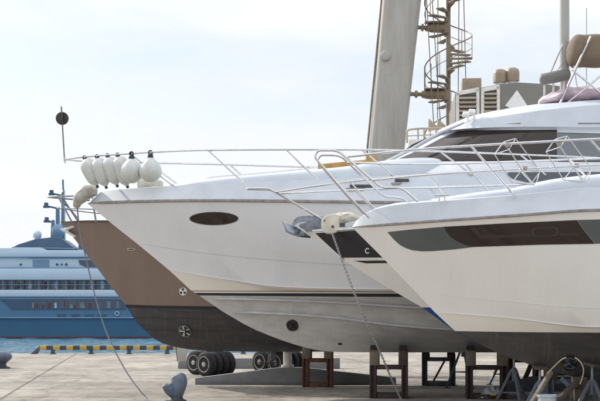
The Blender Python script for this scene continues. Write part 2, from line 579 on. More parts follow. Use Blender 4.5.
def bvh_of(*obs):
    bm = bmesh.new()
    for o in obs:
        bm.from_mesh(o.data)
    t = BVHTree.FromBMesh(bm)
    bm.free()
    return t


def overlay(fr, tree, poly, name, m, parent, off=0.006, cuts=4, depth=0.03):
    """a panel laid on a hull: the outline is dropped onto the hull's surface"""
    bm = bmesh.new()
    vs = [bm.verts.new((x, y, 0)) for x, y in poly]
    bm.faces.new(vs)
    bmesh.ops.triangulate(bm, faces=bm.faces[:])
    if cuts:
        bmesh.ops.subdivide_edges(bm, edges=bm.edges[:], cuts=cuts, use_grid_fill=True)
    cam = fr.cam()
    nrm = {}
    bad = []
    for v in bm.verts:
        d = fr.ray(v.co.x, v.co.y)
        h, n, _, _ = tree.ray_cast(cam, d)
        if h is None:
            bad.append(v)
            continue
        if n.dot(d) > 0:
            n = -n
        v.co = h + n * off
        nrm[v] = n
    if bad:
        bmesh.ops.delete(bm, geom=bad, context='VERTS')
    be = [e for e in bm.edges if len(e.link_faces) == 1]
    ex = bmesh.ops.extrude_edge_only(bm, edges=be)
    bm.verts.ensure_lookup_table()
    nv = [g for g in ex['geom'] if isinstance(g, bmesh.types.BMVert)]
    for v in nv:
        best = min((w for e in v.link_edges for w in (e.other_vert(v),) if w in nrm), key=lambda w: (w.co - v.co).length, default=None)
        if best is not None:
            v.co = v.co - nrm[best] * depth
    mb = MB(); mb.bm.free(); mb.bm = bm
    return mb.build(name, m, parent, angle=50, merge=False)


def ellipse(cx, cy, rx, ry, n=28, rot=0.0):
    c, s = math.cos(rot), math.sin(rot)
    return [(cx + rx * math.cos(t) * c - ry * math.sin(t) * s, cy + rx * math.cos(t) * s + ry * math.sin(t) * c) for t in (2 * PI * k / n for k in range(n))]


def sweep(line, prof, name, m, parent):
    """small profile (dy out, dz) swept along a hull line"""
    mb = MB()
    for side in (-1, 1):
        rows = []
        for i, q in enumerate(line(side)):
            t = min(1, 0.05 + i / 7)
            rows.append([Vector((q.x, q.y + side * a * t, q.z + b * t)) for a, b in prof])
        mb.grid(rows, 0, close=True)
    return mb.build(name, m, parent, angle=40)


def tunnel(fr, tree, px, py, rpx, parent, name='thruster_tunnel', blades=4, blade_mat=None):
    """a thruster opening: dark recess, pale lip, propeller in it"""
    o = overlay(fr, tree, ellipse(px, py, rpx, rpx * 1.0, 24), name, M['black'], parent, off=0.016, cuts=1)
    cam = fr.cam()
    h, n, _, _ = tree.ray_cast(cam, fr.ray(px, py))
    d = fr.ray(px, py)
    if n.dot(d) > 0:
        n = -n
    sc_ = (h - cam).length / F
    r = rpx * sc_
    q = n.to_track_quat('Z', 'Y')
    mb = MB()
    c = h + n * 0.024
    mb.tube([c + q @ Vector((math.cos(t) * r, math.sin(t) * r, 0)) for t in (2 * PI * k / 28 for k in range(28))], r * 0.09, 6, closed=True)
    mb.build('tunnel_lip', M['galv'] if blade_mat is M['steel'] else M['trim_dark'], o)
    pb = MB()
    for k in range(blades):
        a = 2 * PI * k / blades + 0.4
        rows = []
        for i, rr in enumerate((0.12, 0.4, 0.7, 0.92)):
            w = (0.16, 0.34, 0.42, 0.2)[i]
            rows.append([c + q @ Vector((math.cos(a + w * s_) * rr * r, math.sin(a + w * s_) * rr * r, 0.012 * s_)) for s_ in (-1, 0, 1)])
        pb.grid(rows)
    pb.lathe([(0.0, 0.0), (r * 0.16, 0.002), (r * 0.12, 0.03), (0, 0.035)], c, n, 12)
    pb.build('propeller', blade_mat or M['slate'], o)
    return o


# ------------------------------------------------------------------ camera, light, sky
cam = bpy.data.cameras.new('camera')
co = bpy.data.objects.new('camera', cam)
col.objects.link(co)
co.location = (0, 0, H)
co.rotation_euler = (R(90), 0, 0)
cam.sensor_width = 36
cam.lens = F / 600 * 36
cam.shift_y = (HZ - 200.5) / 600
cam.clip_end = 12000
sc.camera = co

SUN_EL, SUN_AZ = R(31), R(-48)
sd = Vector((math.sin(SUN_AZ) * math.cos(SUN_EL), math.cos(SUN_AZ) * math.cos(SUN_EL), math.sin(SUN_EL)))
sun = bpy.data.lights.new('sun', 'SUN')
sun.energy = 3.1
sun.angle = R(0.6)
sun.color = (1.0, 0.95, 0.87)
so = bpy.data.objects.new('sun', sun)
so.rotation_euler = (-sd).to_track_quat('-Z', 'Y').to_euler()
so.location = sd * 60
col.objects.link(so)

w = bpy.data.worlds.new('World')
sc.world = w
w.use_nodes = True
nt = w.node_tree
N, Lk = nt.nodes, nt.links
bg = N['Background']
bg.inputs['Strength'].default_value = 0.1
sky = N.new('ShaderNodeTexSky')
sky.sky_type = 'NISHITA'
sky.sun_disc = False
sky.sun_elevation = SUN_EL
sky.sun_rotation = SUN_AZ
tc = N.new('ShaderNodeTexCoord')
mp = N.new('ShaderNodeMapping')
mp.inputs['Scale'].default_value = (1.6, 1.0, 5.0)
mp.inputs['Location'].default_value = (0.35, 0.2, 0.1)
Lk.new(tc.outputs['Generated'], mp.inputs['Vector'])
nz = N.new('ShaderNodeTexNoise')
nz.inputs['Scale'].default_value = 3.2
nz.inputs['Detail'].default_value = 5
nz.inputs['Roughness'].default_value = 0.5
Lk.new(mp.outputs[0], nz.inputs['Vector'])
rp = N.new('ShaderNodeMapRange')
rp.inputs['From Min'].default_value = 0.30
rp.inputs['From Max'].default_value = 0.56
rp.inputs['To Min'].default_value = 0.5
rp.inputs['To Max'].default_value = 1.0
Lk.new(nz.outputs['Fac'], rp.inputs['Value'])
mx = N.new('ShaderNodeMix')
mx.data_type = 'RGBA'
mx.inputs['B'].default_value = (7.5, 7.65, 7.75, 1)
# clouds brightened overhead, like overcast, added to fill the shaded hulls
sz = N.new('ShaderNodeSeparateXYZ'); Lk.new(tc.outputs['Generated'], sz.inputs[0])
zr = N.new('ShaderNodeMapRange')
zr.inputs['From Min'].default_value = 0.18; zr.inputs['From Max'].default_value = 1.0
zr.inputs['To Min'].default_value = 1.0; zr.inputs['To Max'].default_value = 1.85
Lk.new(sz.outputs['Z'], zr.inputs['Value'])
vm = N.new('ShaderNodeVectorMath'); vm.operation = 'SCALE'
vm.inputs[0].default_value = (6.7, 6.85, 7.1)
Lk.new(zr.outputs[0], vm.inputs['Scale'])
Lk.new(vm.outputs[0], mx.inputs['B'])
Lk.new(rp.outputs[0], mx.inputs['Factor'])
Lk.new(sky.outputs[0], mx.inputs['A'])
Lk.new(mx.outputs['Result'], bg.inputs['Color'])

sc.view_settings.view_transform = 'Standard'
sc.view_settings.look = 'None'
sc.view_settings.exposure = 0.52
sc.view_settings.gamma = 1
sc.view_settings.use_curve_mapping = False
sc.render.resolution_x, sc.render.resolution_y = 1024, 684

# ------------------------------------------------------------------ quay and water
QE = 85.5
mb = MB()
poly = [(-400, -60), (300, -60), (300, 150), (-1.5, 150), (-1.5, QE), (-400, QE)]
vs = [mb.bm.verts.new((x, y, 0)) for x, y in poly]
mb.face(vs)
lo = [mb.bm.verts.new((x, y, -1.6)) for x, y in poly]
for i in range(len(vs)):
    mb.face([vs[i], lo[i], lo[(i + 1) % 6], vs[(i + 1) % 6]])
tag(mb.build('quay', concrete_mat(), smooth=False), None, None, kind='structure')
def wave(x, y, k=[(random.uniform(-0.9, 0.9), random.uniform(0.5, 2.6), random.uniform(0, 6.28), random.uniform(0.5, 1.0)) for _ in range(22)]):
    v = 0
    for a, b, ph, am in k:
        v += am * math.sin(a * x * 1.4 + b * y * 1.15 + ph) / (0.8 + b)
    return 0.13 * v


WX0, WX1, WY0, WY1 = -1500, 1500, -120, 3000
mb = MB()
gx0, gx1, gy0, gy1 = -50.0, 0.0, QE + 0.05, 200.0
nx, ny = 160, 260
rows = []
for j in range(ny + 1):
    y = gy0 + (gy1 - gy0) * (j / ny)**1.25
    rr = []
    for i in range(nx + 1):
        x = gx0 + (gx1 - gx0) * i / nx
        f = min(1, i / 6, (nx - i) / 6, (ny - j) / 12, 1)
        rr.append(Vector((x, y, -1.05 + f * wave(x, y))))
    rows.append(rr)
mb.grid(rows)
for (xa, xb, ya, yb) in ((WX0, gx0, WY0, WY1), (gx1, WX1, WY0, WY1), (gx0, gx1, WY0, gy0), (gx0, gx1, gy1, WY1)):
    mb.face([mb.bm.verts.new((x, y, -1.05)) for x, y in ((xa, ya), (xb, ya), (xb, yb), (xa, yb))])
tag(mb.build('water', water_mat(), merge=False, angle=180), None, None, kind='structure')

# striped edge barrier
x0, x1 = P(40, 350, 84).x, P(262, 350, 84).x
t = thing('edge_barrier', 'low black and yellow striped guard rail along the quay edge', 'barrier', (x0, 84, 0))
z1, z0 = P(0, 345.6, 84).z, P(0, 349.8, 84).z
mb = MB(); mb.box(((x1 - x0) / 2, 0, (z0 + z1) / 2), (x1 - x0, 0.26, z1 - z0), bev=0.02)
mb.build('rail', M['kerb'], t)
k = P(53, 350, 84).x - x0
while k < x1 - x0:
    mb = MB(); mb.box((k, 0.02, z0 / 2), (0.24, 0.22, z0), bev=0.015)
    mb.box((k, 0.02, 0.02), (0.36, 0.34, 0.04))
    mb.build('post', M['kerb_slate'], t)
    k += 2.46
mb = MB(); mb.prism([(0, -0.13, z1), (0, -0.13, z0 + 0.02), (-0.18, -0.13, 0), (-0.60, -0.13, 0)], (0, 0.26, 0), bev=0.01)
mb.build('end_strut', M['kerb_slate'], t)


# mooring bollards
def bollard(px, Y, rz, s, label):
    c = P(px, 0, Y)
    t = thing('mooring_bollard', label, 'bollard', (c.x, Y, 0), rz, 'blue-grey mooring bollards')
    t.scale = (s, s, s)
    mb = MB()
    mb.lathe([(0.30, 0), (0.30, 0.03), (0.22, 0.06), (0.17, 0.14), (0.15, 0.26), (0.16, 0.34), (0.10, 0.40)], (0, 0, 0), res=28)
    mb.build('base', M['bollard_in'], t)
    mb = MB()

    def horn(path, ws, ts):
        path = smooth_path(path, 6)
        n = len(path)
        fw = pchip(np.linspace(0, n - 1, len(ws)), ws); ft = pchip(np.linspace(0, n - 1, len(ts)), ts)
        rows = []
        for i, p in enumerate(path):
            d = (path[min(i + 1, n - 1)] - path[max(i - 1, 0)]).normalized()
            side = d.cross(Vector((0, 1, 0))).normalized()
            rows.append([p + side * math.cos(a) * fw(i) + Vector((0, 1, 0)) * math.sin(a) * ft(i) for a in (2 * PI * k / 20 for k in range(20))])
        V = mb.grid(rows, close=True)
        mb.face(V[0]); mb.face(V[-1])
    horn([(0.0, 0, 0.10), (0.05, -0.02, 0.32), (0.09, 0.0, 0.55), (0.06, 0.05, 0.72), (0.045, 0.07, 0.765)], [0.17, 0.20, 0.23, 0.19, 0.04], [0.15, 0.16, 0.13, 0.10, 0.02])
    horn([(0.0, -0.02, 0.16), (-0.16, -0.05, 0.30), (-0.27, -0.06, 0.44), (-0.29, -0.05, 0.50)], [0.12, 0.15, 0.13, 0.03], [0.13, 0.13, 0.11, 0.02])
    mb.build('horned_head', M['bollard'], t, angle=60)
    return t


bollard(176, 37.4, R(12), 1.02, 'horned blue-grey bollard on the concrete between the hanging rope and the grey cradle beam')
c = P(-1, 0, 61)
t = thing('mooring_bollard', 'squat round-headed blue-grey bollard cut off by the photo edge near the striped rail', 'bollard', (c.x, 61, 0), 0, 'blue-grey mooring bollards')
mb = MB(); mb.lathe([(0.52, 0), (0.52, 0.05), (0.36, 0.10), (0.32, 0.25)], (0, 0, 0), res=32); mb.build('base', M['bollard_in'], t)
mb = MB(); mb.lathe([(0.32, 0.2), (0.40, 0.30), (0.56, 0.42), (0.62, 0.55), (0.56, 0.70), (0.36, 0.79), (0.0, 0.82)], (0, 0, 0), res=32, sq=(1.0, 0.85)); mb.build('head', M['bollard'], t, angle=60)

# ------------------------------------------------------------------ brown yacht
FB = Frame(61, 47.0, 4)
LB = 27.0
brown = thing('motor_yacht', 'large brown-hulled yacht with black bottom, standing behind the white yacht', 'yacht', (FB.bx, FB.by, 0), -FB.a)
specs = [
    ([(66, 228), (100, 226), (150, 227), (300, 229), (600, 233)], 2.85, 11, 2.0, 0),
    ([(94, 264), (150, 263), (300, 265), (600, 267)], 2.72, 11, 1.9, 0),
    ([(125, 304.5), (160, 305.5), (300, 307), (600, 308)], 2.55, 11.5, 1.7, 1),
    ([(127, 307.5), (160, 308.5), (300, 310), (600, 311)], 2.52, 11.5, 1.7, 2),
    ([(137, 323), (200, 327), (300, 330), (600, 332)], 2.1, 12, 1.6, 2),
    ([(153, 338), (200, 341), (300, 344), (600, 345)], 1.2, 11, 1.5, 2),
    ([(163, 343.5), (180, 347.8), (205, 350.6), (260, 351.6), (330, 351.6), (600, 352)], 0.0, 5, 1, 2),
]
hullB, rowsB = make_hull(FB, specs, LB, [M['brown'], M['stripe'], M['anti_black']], brown)
treeB = bvh_of(hullB)
# bulwark with a dark capping above the hull's knuckle
mb = MB()
cap = Row(FB, [(60, 222), (100, 221.5), (150, 222), (300, 224), (600, 228)], 2.95, 11, 2.0, LB)
for sd_ in (-1, 1):
    mb.grid([rowsB[0].line(60, sd_), cap.line(60, sd_)])
mb.build('bulwark', M['brown'], brown)
sweep(lambda s_: cap.line(60, s_), [(-0.1, -0.03), (0.05, -0.03), (0.05, 0.04), (-0.1, 0.04)], 'capping_rail', M['brown_lip'], brown)
mb = MB()
rows = []
for j in range(40):
    u = rowsB[0].u0 + 0.1 + (LB - rowsB[0].u0 - 0.1) * j / 39
    q = rowsB[0].at(u)
    rows.append([Vector((u, q.y * k, q.z + 0.1)) for k in (1, 0.5, 0, -0.5, -1)])
mb.grid(rows); mb.build('deck', M['wood'], brown)
for yy in (317, 329):
    r_ = Row(FB, [(133 if yy == 317 else 143, yy), (200, yy + 1.5), (300, yy + 2.5), (600, yy + 4)], 2.33 if yy == 317 else 1.86, 12, 1.65, LB)
    sweep(lambda s_: r_.line(50, s_), [(-0.05, 0.05), (0.03, -0.01), (-0.05, -0.05)], 'hull_strake', M['anti_black'], brown)
tunnel(FB, treeB, 185, 331, 6.2, brown, blades=5, blade_mat=M['steel'])
# round thruster warning mark
ov = overlay(FB, treeB, ellipse(183, 291.5, 3.9, 3.9), 'thruster_mark', M['white'], brown, cuts=1)
for k in range(3):
    a = PI / 2 + k * 2 * PI / 3
    pts = [(183 + 0.4 * math.cos(a), 291.5 - 0.4 * math.sin(a))] + [(183 + 3.2 * math.cos(a + d), 291.5 - 3.2 * math.sin(a + d)) for d in (-0.5, -0.25, 0, 0.25, 0.5)]
    overlay(FB, treeB, pts, 'mark_blade', M['black'], ov, off=0.012, cuts=0, depth=0.004)
o = overlay(FB, treeB, ellipse(131.5, 249, 4, 1.3), 'fairlead', M['steel'], brown, off=0.03)
overlay(FB, treeB, ellipse(131.5, 249, 2.7, 0.6), 'fairlead_hole', M['black'], o, off=0.035)
# bow rails
mb = MB()
rail = [FB.loc(48, 197, 0), FB.loc(56, 196.6, -0.35), FB.loc(75, 196, -0.85), FB.loc(110, 196, -1.4), FB.loc(200, 197, -2.3), FB.loc(330, 199, -2.8), FB.loc(420, 200, -2.8)]
rail = smooth_path(rail, 6)
midr = smooth_path([FB.loc(57, 208, 0), FB.loc(66, 208.3, -0.4), FB.loc(85, 209, -0.95), FB.loc(120, 210, -1.5), FB.loc(200, 211, -2.3), FB.loc(420, 213, -2.8)], 6)
fl = lambda v: Vector((v.x, -v.y, v.z))
for ln in (rail, midr):
    r_ = 0.03 if ln is rail else 0.02
    mb.tube(ln, r_); mb.tube([fl(v) for v in ln], r_)
mb.build('bow_rail', M['galv'], brown)
for (a, b) in ((FB.loc(59, 198, -0.35), FB.loc(72, 222, -0.6)), (FB.loc(92, 196, -1.15), FB.loc(96, 222, -1.15)), (FB.loc(150, 196.5, -1.85), FB.loc(154, 222, -1.8)), (FB.loc(230, 197.5, -2.5), FB.loc(234, 223, -2.4)), (FB.loc(330, 199, -2.8), FB.loc(334, 225, -2.7))):
    for f in (lambda v: v, fl):
        mb = MB(); mb.tube([f(a), f(b)], 0.032); mb.build('stanchion', M['galv'], brown)
# small anchor stowed at the stem
mb = MB()
a0 = FB.loc(64, 230, -0.15)
mb.tube([a0 + Vector((0.5, 0, 0.18)), a0, a0 + Vector((-0.05, 0, -0.05))], 0.05)
mb.prism([a0 + Vector(p) for p in ((-0.10, -0.22, 0.0), (0.42, -0.12, -0.28), (0.30, 0.0, -0.22), (0.42, 0.12, -0.28), (-0.10, 0.22, 0.0))], (0.05, 0, 0.06), bev=0.01)
mb.build('anchor', M['cream_frame'], brown)
# deckhouse with louvres
zd = rowsB[0].zf(14)
a = FB.loc(455, 93, -2.2); b = FB.loc(500, 84.5, -2.2)
c_ = FB.loc(560, 86, -2.2)
top = [FB.loc(455, 92.5, -2.2), FB.loc(478, 88, -2.2), FB.loc(500, 84, -2.2), FB.loc(517, 82.2, -2.2), FB.loc(540, 83.5, -2.2), FB.loc(566, 86.5, -2.2), FB.loc(660, 96, -2.2)]
pol = [Vector((top[0].x, -2.2, zd - 0.2))] + top + [Vector((top[-1].x, -2.2, zd - 0.2))]
mb = MB(); mb.prism(pol, (0, 4.4, 0), bev=0.03); mb.build('deckhouse', M['house_grey'], brown)
for k, (xa, xb, ya, yb) in enumerate(((456.5, 479, 91.5, 136), (481.5, 499.5, 88, 136))):
    A, B = FB.loc(xa, ya, -2.26), FB.loc(xb, ya - (xb - xa) * 0.19, -2.26)
    zb = FB.loc(xa, yb, -2.26).z
    mb = MB()
    wv = 0.075
    mb.prism([A, B, B - Vector((0, 0, 0.14)), A - Vector((0, 0, 0.14))], (0, 0.12, 0))
    mb.box(((A.x + wv / 2), -2.2, (A.z + zb) / 2 - 0.06), (wv * 1.4, 0.12, A.z - zb))
    mb.box(((B.x - wv / 2), -2.2, (B.z + zb) / 2 - 0.06), (wv * 1.4, 0.12, B.z - zb))
    f = mb.build('louvre_frame', M['cream_frame'], brown)
    mb = MB()
    zt = A.z - 0.2
    i = 0
    while zt - i * 0.145 > zb + 0.1:
        z = zt - i * 0.145
        mb.box(((A.x + B.x) / 2, -2.215, z + (0.02 if k else 0)), (B.x - A.x - 0.14, 0.16, 0.035), Matrix.Rotation(R(38), 4, 'X'))
        i += 1
    mb.build('louvre', M['louvre'], f)
    mb = MB(); mb.box(((A.x + B.x) / 2, -2.205, (zt + zb) / 2), (B.x - A.x - 0.1, 0.004, zt - zb + 0.2)); mb.build('louvre_back', M['trim_dark'], f)
mb = MB()
hp = [(517, 90), (528, 106.5), (525.5, 107.5), (525.5, 128), (508.5, 128), (508.5, 107), (505, 106)]
mb.prism([FB.loc(x, y, -2.24) for x, y in hp], (0, 0.05, 0)); mb.build('white_arrow_panel', M['white'], brown)
mb = MB(); q = FB.loc(507, 109, -2.3)
mb.lathe([(0.05, 0), (0.11, 0.02), (0.11, 0.1), (0.05, 0.14)], q - Vector((0, 0, 0.1)), (0, -1, 0.2), 14)
mb.lathe([(0.04, 0), (0.10, 0.02), (0.10, 0.1), (0.05, 0.14)], q - Vector((0, 0, 0.32)), (0, -1, 0), 14)
mb.build('deck_lamp', M['mushroom'], brown)
for px, py in ((500, 69.5), (512.5, 68)):
    q = FB.loc(px, py, 0.0)
    zb = FB.loc(px, 92, 0.0).z
    h = q.z
    mb = MB(); mb.lathe([(0.17, zb - 0.3), (0.17, h - 0.4)], (q.x, 0, 0), res=18)
    v = mb.build('vent_neck', M['cream_frame'], brown)
    mb = MB(); mb.lathe([(0.17, h - 0.46), (0.24, h - 0.47), (0.245, h - 0.16), (0.21, h - 0.05), (0.12, h), (0, h + 0.005)], (q.x, 0, 0), res=22); mb.build('vent_cap', M['mushroom'], v, angle=50)
q = FB.loc(471, 81, -0.6)
mb = MB(); mb.box((q.x, -0.6, q.z - 0.3), (0.66, 0.9, 0.64), bev=0.02); mb.build('roof_locker', M['mushroom'], brown)
# two raked cowls ahead of the deckhouse
for px in (430, 439):
    A = [FB.loc(px - 1.5, 118, -0.8), FB.loc(px + 8, 127, -0.8), FB.loc(px - 1.5, 130, -0.8)]
    mb = MB(); mb.prism(A, (0, 0.5, 0), bev=0.01); mb.build('raked_cowl', M['louvre'], brown)
# forward upper deck with its own guard rail
A, B = FB.loc(400, 132, -2.0), FB.loc(456, 128, -2.0)
mb = MB(); mb.prism([Vector((A.x, -2.0, zd - 0.2)), Vector((A.x + 0.3, -2.0, A.z - 0.25)), Vector((B.x - 0.01, -2.0, A.z - 0.25)), Vector((B.x - 0.01, -2.0, zd - 0.2))], (0, 4.0, 0), bev=0.02)
mb.build('forward_house', M['cream_frame'], brown)
mb = MB()
g = [FB.loc(407, 143, -1.8), FB.loc(407, 130, -1.8), FB.loc(418, 128.6, -1.8), FB.loc(452, 128, -1.8)]
mb.tube(fillet(g, 0.1), 0.035)
mb.tube([FB.loc(407, 136, -1.8), FB.loc(450, 134, -1.8)], 0.02)
for px in (418, 424, 436):
    mb.tube([FB.loc(px, 128.6, -1.8), FB.loc(px, 143, -1.8)], 0.03)
mb.build('guard_rail', M['louvre'], brown)

# ------------------------------------------------------------------ white yacht
FW = Frame(87, 41.0, 7)
LW = 24.0
white = thing('motor_yacht', 'big white motor yacht with oval porthole, fenders at its bow and grey bottom', 'yacht', (FW.bx, FW.by, 0), -FW.a)
specs = [
    ([(96, 196), (102, 191.5), (140, 188), (180, 185.5), (257, 181.5), (300, 180), (400, 175), (500, 169), (600, 166)], 2.35, 8.5, 2.3, 1),
    ([(87, 203.2), (130, 201.6), (180, 200.6), (300, 201.3), (420, 203), (600, 205)], 2.75, 9, 2.2, 0),
    ([(111, 223), (180, 231), (300, 243), (430, 252), (600, 256)], 2.5, 9.5, 2.0, 0),
    ([(137, 243.5), (212, 254), (300, 262), (400, 267), (600, 271)], 2.36, 10, 1.8, 0),
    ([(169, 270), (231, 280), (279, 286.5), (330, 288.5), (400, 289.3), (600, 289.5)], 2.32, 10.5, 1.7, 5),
    ([(191, 290.3), (240, 290.6), (430, 291.2), (600, 291.5)], 2.12, 11, 1.65, 2),
    ([(193, 291.6), (240, 291.8), (430, 292.4), (600, 292.8)], 2.11, 11, 1.65, 0),
    ([(195, 292.8), (240, 293), (430, 293.6), (600, 294)], 2.10, 11, 1.65, 3),
    ([(199, 295.3), (240, 295.8), (430, 297), (600, 297.5)], 2.08, 11, 1.65, 4),
    ([(222, 311), (270, 314), (330, 318), (400, 326.5), (470, 331), (600, 333)], 1.62, 11, 1.6, 4),
    ([(244, 324), (300, 331), (400, 339), (600, 342)], 0.85, 9, 1.5, 4),
    ([(256, 330), (280, 339.5), (305, 347.3), (320, 350.4), (340, 352), (400, 352.3), (600, 352.5)], 0.0, 5, 1, 4),
]
hullW, rowsW = make_hull(FW, specs, LW, [M['gel'], M['deck'], M['gold'], M['stripe'], M['anti_grey'], M['gel_bounce']], white)
mb = MB()
rows = []
for j in range(60):
    u = rowsW[0].u0 + (LW - rowsW[0].u0) * (j / 59)**1.4
    q = rowsW[0].at(u)
    rows.append([Vector((u, q.y * k, q.z + 0.10 * min(1, (u - rowsW[0].u0) / 2) * (1 - k * k))) for k in (1, 0.8, 0.5, 0.2, 0, -0.2, -0.5, -0.8, -1)])
mb.grid(rows)
deckW = mb.build('deck', M['deck'], white)
treeW = bvh_of(hullW, deckW)
sweep(lambda s_: rowsW[1].line(70, s_), [(-0.03, 0.05), (0.05, 0.03), (0.05, -0.03), (-0.03, -0.05)], 'rub_rail', M['rubrail'], white)
sweep(lambda s_: rowsW[3].line(60, s_), [(-0.02, 0.012), (0.010, 0.0), (-0.02, -0.012)], 'hull_seam', M['seam'], white)
sweep(lambda s_: rowsW[4].line(60, s_), [(-0.08, 0.07), (0.03, 0.0), (-0.10, -0.06)], 'chine_rail', M['gel_cream'], white)
for pix, b in (([(205, 299), (230, 299.5), (280, 301), (330, 303), (430, 309), (600, 314)], 1.96), ([(224, 312.3), (270, 314), (330, 318), (400, 326.5), (470, 331), (600, 334)], 1.58)):
    r_ = Row(FW, pix, b, 11, 1.62, LW)
    sweep(lambda s_: r_.line(60, s_, ua=r_.u0 + 0.25), [(-0.20, 0.19), (0.13, 0.05), (0.15, 0.0), (-0.10, -0.03)], 'spray_strake', M['strake_grey'], white)
overlay(FW, treeW, ellipse(214, 218.5, 24.5, 6.6, 40), 'porthole_rim', M['trim_dark'], white, off=0.008)
overlay(FW, treeW, ellipse(214, 218.5, 23, 5.5, 40), 'porthole', M['glass_dark'], white, off=0.016)
ov = overlay(FW, treeW, ellipse(292.5, 325, 9.5, 7.2, 28, 0.15), 'thruster_surround', M['anti_grey'], white, off=0.004, cuts=1)
tunnel(FW, treeW, 292.5, 325.2, 5.8, white, blade_mat=M['black'])
overlay(FW, treeW, [(338, 342.8), (342, 342.8), (342, 344.8), (338, 344.8)], 'drain_plug', M['black'], white, cuts=0)
# coachroof over the foredeck
mb = MB()
ctr = [(165, 186.5), (200, 181.5), (257, 177.3), (300, 173.6), (345, 169.5), (378, 164.5), (400, 161.5), (430, 160), (470, 160)]
zt = pchip([FW.loc(x, y, 0).x for x, y in ctr], [FW.loc(x, y, 0).z for x, y in ctr])
ua, ub = FW.loc(165, 186, 0).x, FW.loc(470, 160, 0).x
rows = []
for j in range(40):
    u = ua + (ub - ua) * j / 39
    hw = 1.55 * (1 - (1 - min(1, (u - ua) / 4 + 0.05))**2)
    zb = rowsW[0].zf(u) - 0.02
    rr = []
    for k in range(17):
        a = PI * k / 16
        ca, sa = math.cos(a), math.sin(a)
        rr.append(Vector((u, hw * math.copysign(abs(ca)**0.6, ca), zb + max(0.01, zt(u) - zb) * abs(sa)**0.45)))
    rows.append(rr)
mb.grid(rows)
coach = mb.build('coachroof', M['deck'], white, angle=60)
# superstructure
specs = [
    ([(366, 171), (400, 173), (470, 173), (600, 173)], 2.0, 4.0, 2.4, 0),
    ([(386, 161.5), (410, 161), (470, 161), (600, 162)], 1.95, 4.0, 2.4, 0),
    ([(449, 131.5), (470, 130.5), (558, 129.5), (600, 129.5)], 1.62, 3.0, 2.4, 0),
    ([(436, 131.8), (470, 128.4), (510, 127), (558, 126.8), (600, 127)], 1.80, 3.5, 2.4, 1),
    ([(440, 129.5), (470, 121.5), (500, 116.5), (550, 109.5), (600, 105)], 1.70, 3.5, 2.4, 1),
    ([(446, 126.5), (470, 117.8), (500, 111.6), (550, 104.2), (600, 100.5)], 1.25, 3.2, 2.4, 1),
    ([(452, 124), (470, 116.5), (500, 110.0), (550, 102.8), (600, 99.2)], 0.0, 3, 2.4, 1),
]
supW, rowsS = make_hull(FW, specs, LW - 3, [M['gel'], M['deck']], white, 'superstructure', 60)
treeS = bvh_of(supW)
def seal(tree, poly, off):
    cx_, cy_ = sum(p[0] for p in poly) / len(poly), sum(p[1] for p in poly) / len(poly)
    ex = [(x + math.copysign(0.8, x - cx_), y + math.copysign(0.8, y - cy_)) for x, y in poly]
    return overlay(FW, tree, ex, 'window_seal', M['trim_dark'], white, cuts=9, off=off)


seal(treeS, [(396, 161), (412, 153.8), (440, 140.2), (458, 132.5), (472, 131.4), (556, 130.8), (556, 160.8), (470, 160.4)], 0.012)
seal(treeS, [(558.5, 133.5), (600, 134.5), (639, 136), (639, 161.4), (558.5, 161)], 0.012)
overlay(FW, treeS, [(395, 161), (412, 153.6), (440, 140), (458, 132.3), (472, 131.2), (557, 130.6), (557, 160.8), (470, 160.4)], 'side_window', M['glass_dark'], white, cuts=12, off=0.022)
overlay(FW, treeS, [(557.4, 133.5), (600, 134.5), (640, 136), (640, 161.4), (557.4, 161)], 'side_window', M['glass_grey'], white, cuts=9, off=0.022)
overlay(FW, treeS, [(505, 124), (520, 122.8), (640, 122.8), (640, 124.3), (520, 124.4)], 'roof_groove', M['rubrail'], white, cuts=1, off=0.004)
overlay(FW, bvh_of(hullW, supW), [(506, 174), (509, 172.6), (640, 172.2), (640, 178), (600, 180), (560, 182), (545, 184), (530, 183), (513, 179)], 'lower_window', M['glass_blue'], white, cuts=6, off=0.02)
# dark windscreen seen over the raked pillar
mb = MB()
A = [FW.loc(401, 153, 0.2), FW.loc(412, 144.5, 0.2), FW.loc(434, 134.5, 0.2), FW.loc(446, 130, 0.2), FW.loc(446, 134, 0.2), FW.loc(412, 152, 0.2)]
mb.prism(A, (0, 1.0, 0), bev=0.01); mb.build('windscreen', M['glass_dark'], white)
mb = MB()
mb.tube([FW.loc(374, 167, -0.7), FW.loc(392, 159, -0.75), FW.loc(412, 149, -0.85), FW.loc(440, 133, -0.9), FW.loc(464, 122.5, -1.0)], [0.03, 0.05, 0.055, 0.055, 0.03], 10)
mb.tube([FW.loc(374, 167, 0.7), FW.loc(392, 159, 0.75), FW.loc(412, 149, 0.85), FW.loc(440, 133, 0.9), FW.loc(464, 122.5, 1.0)], [0.03, 0.05, 0.055, 0.055, 0.03], 10)
mb.build('windscreen_pillar', M['deck'], white)
mb = MB()
for x, y in ((468, 119), (474, 116.5)):
    q = FW.loc(x, y, -0.9)
    mb.tube([q - Vector((0, 0, 0.1)), q + Vector((0, 0, 0.1))], 0.03)
    mb.lathe([(0, 0), (0.09, 0.02), (0.09, 0.2), (0, 0.22)], q + Vector((0.05, 0, 0.12)), (-1, 0, 0.1), 12)
mb.tube([FW.loc(458, 126, -0.9), FW.loc(476, 117.5, -0.9)], 0.02)
mb.build('horn_cluster', M['white'], white)
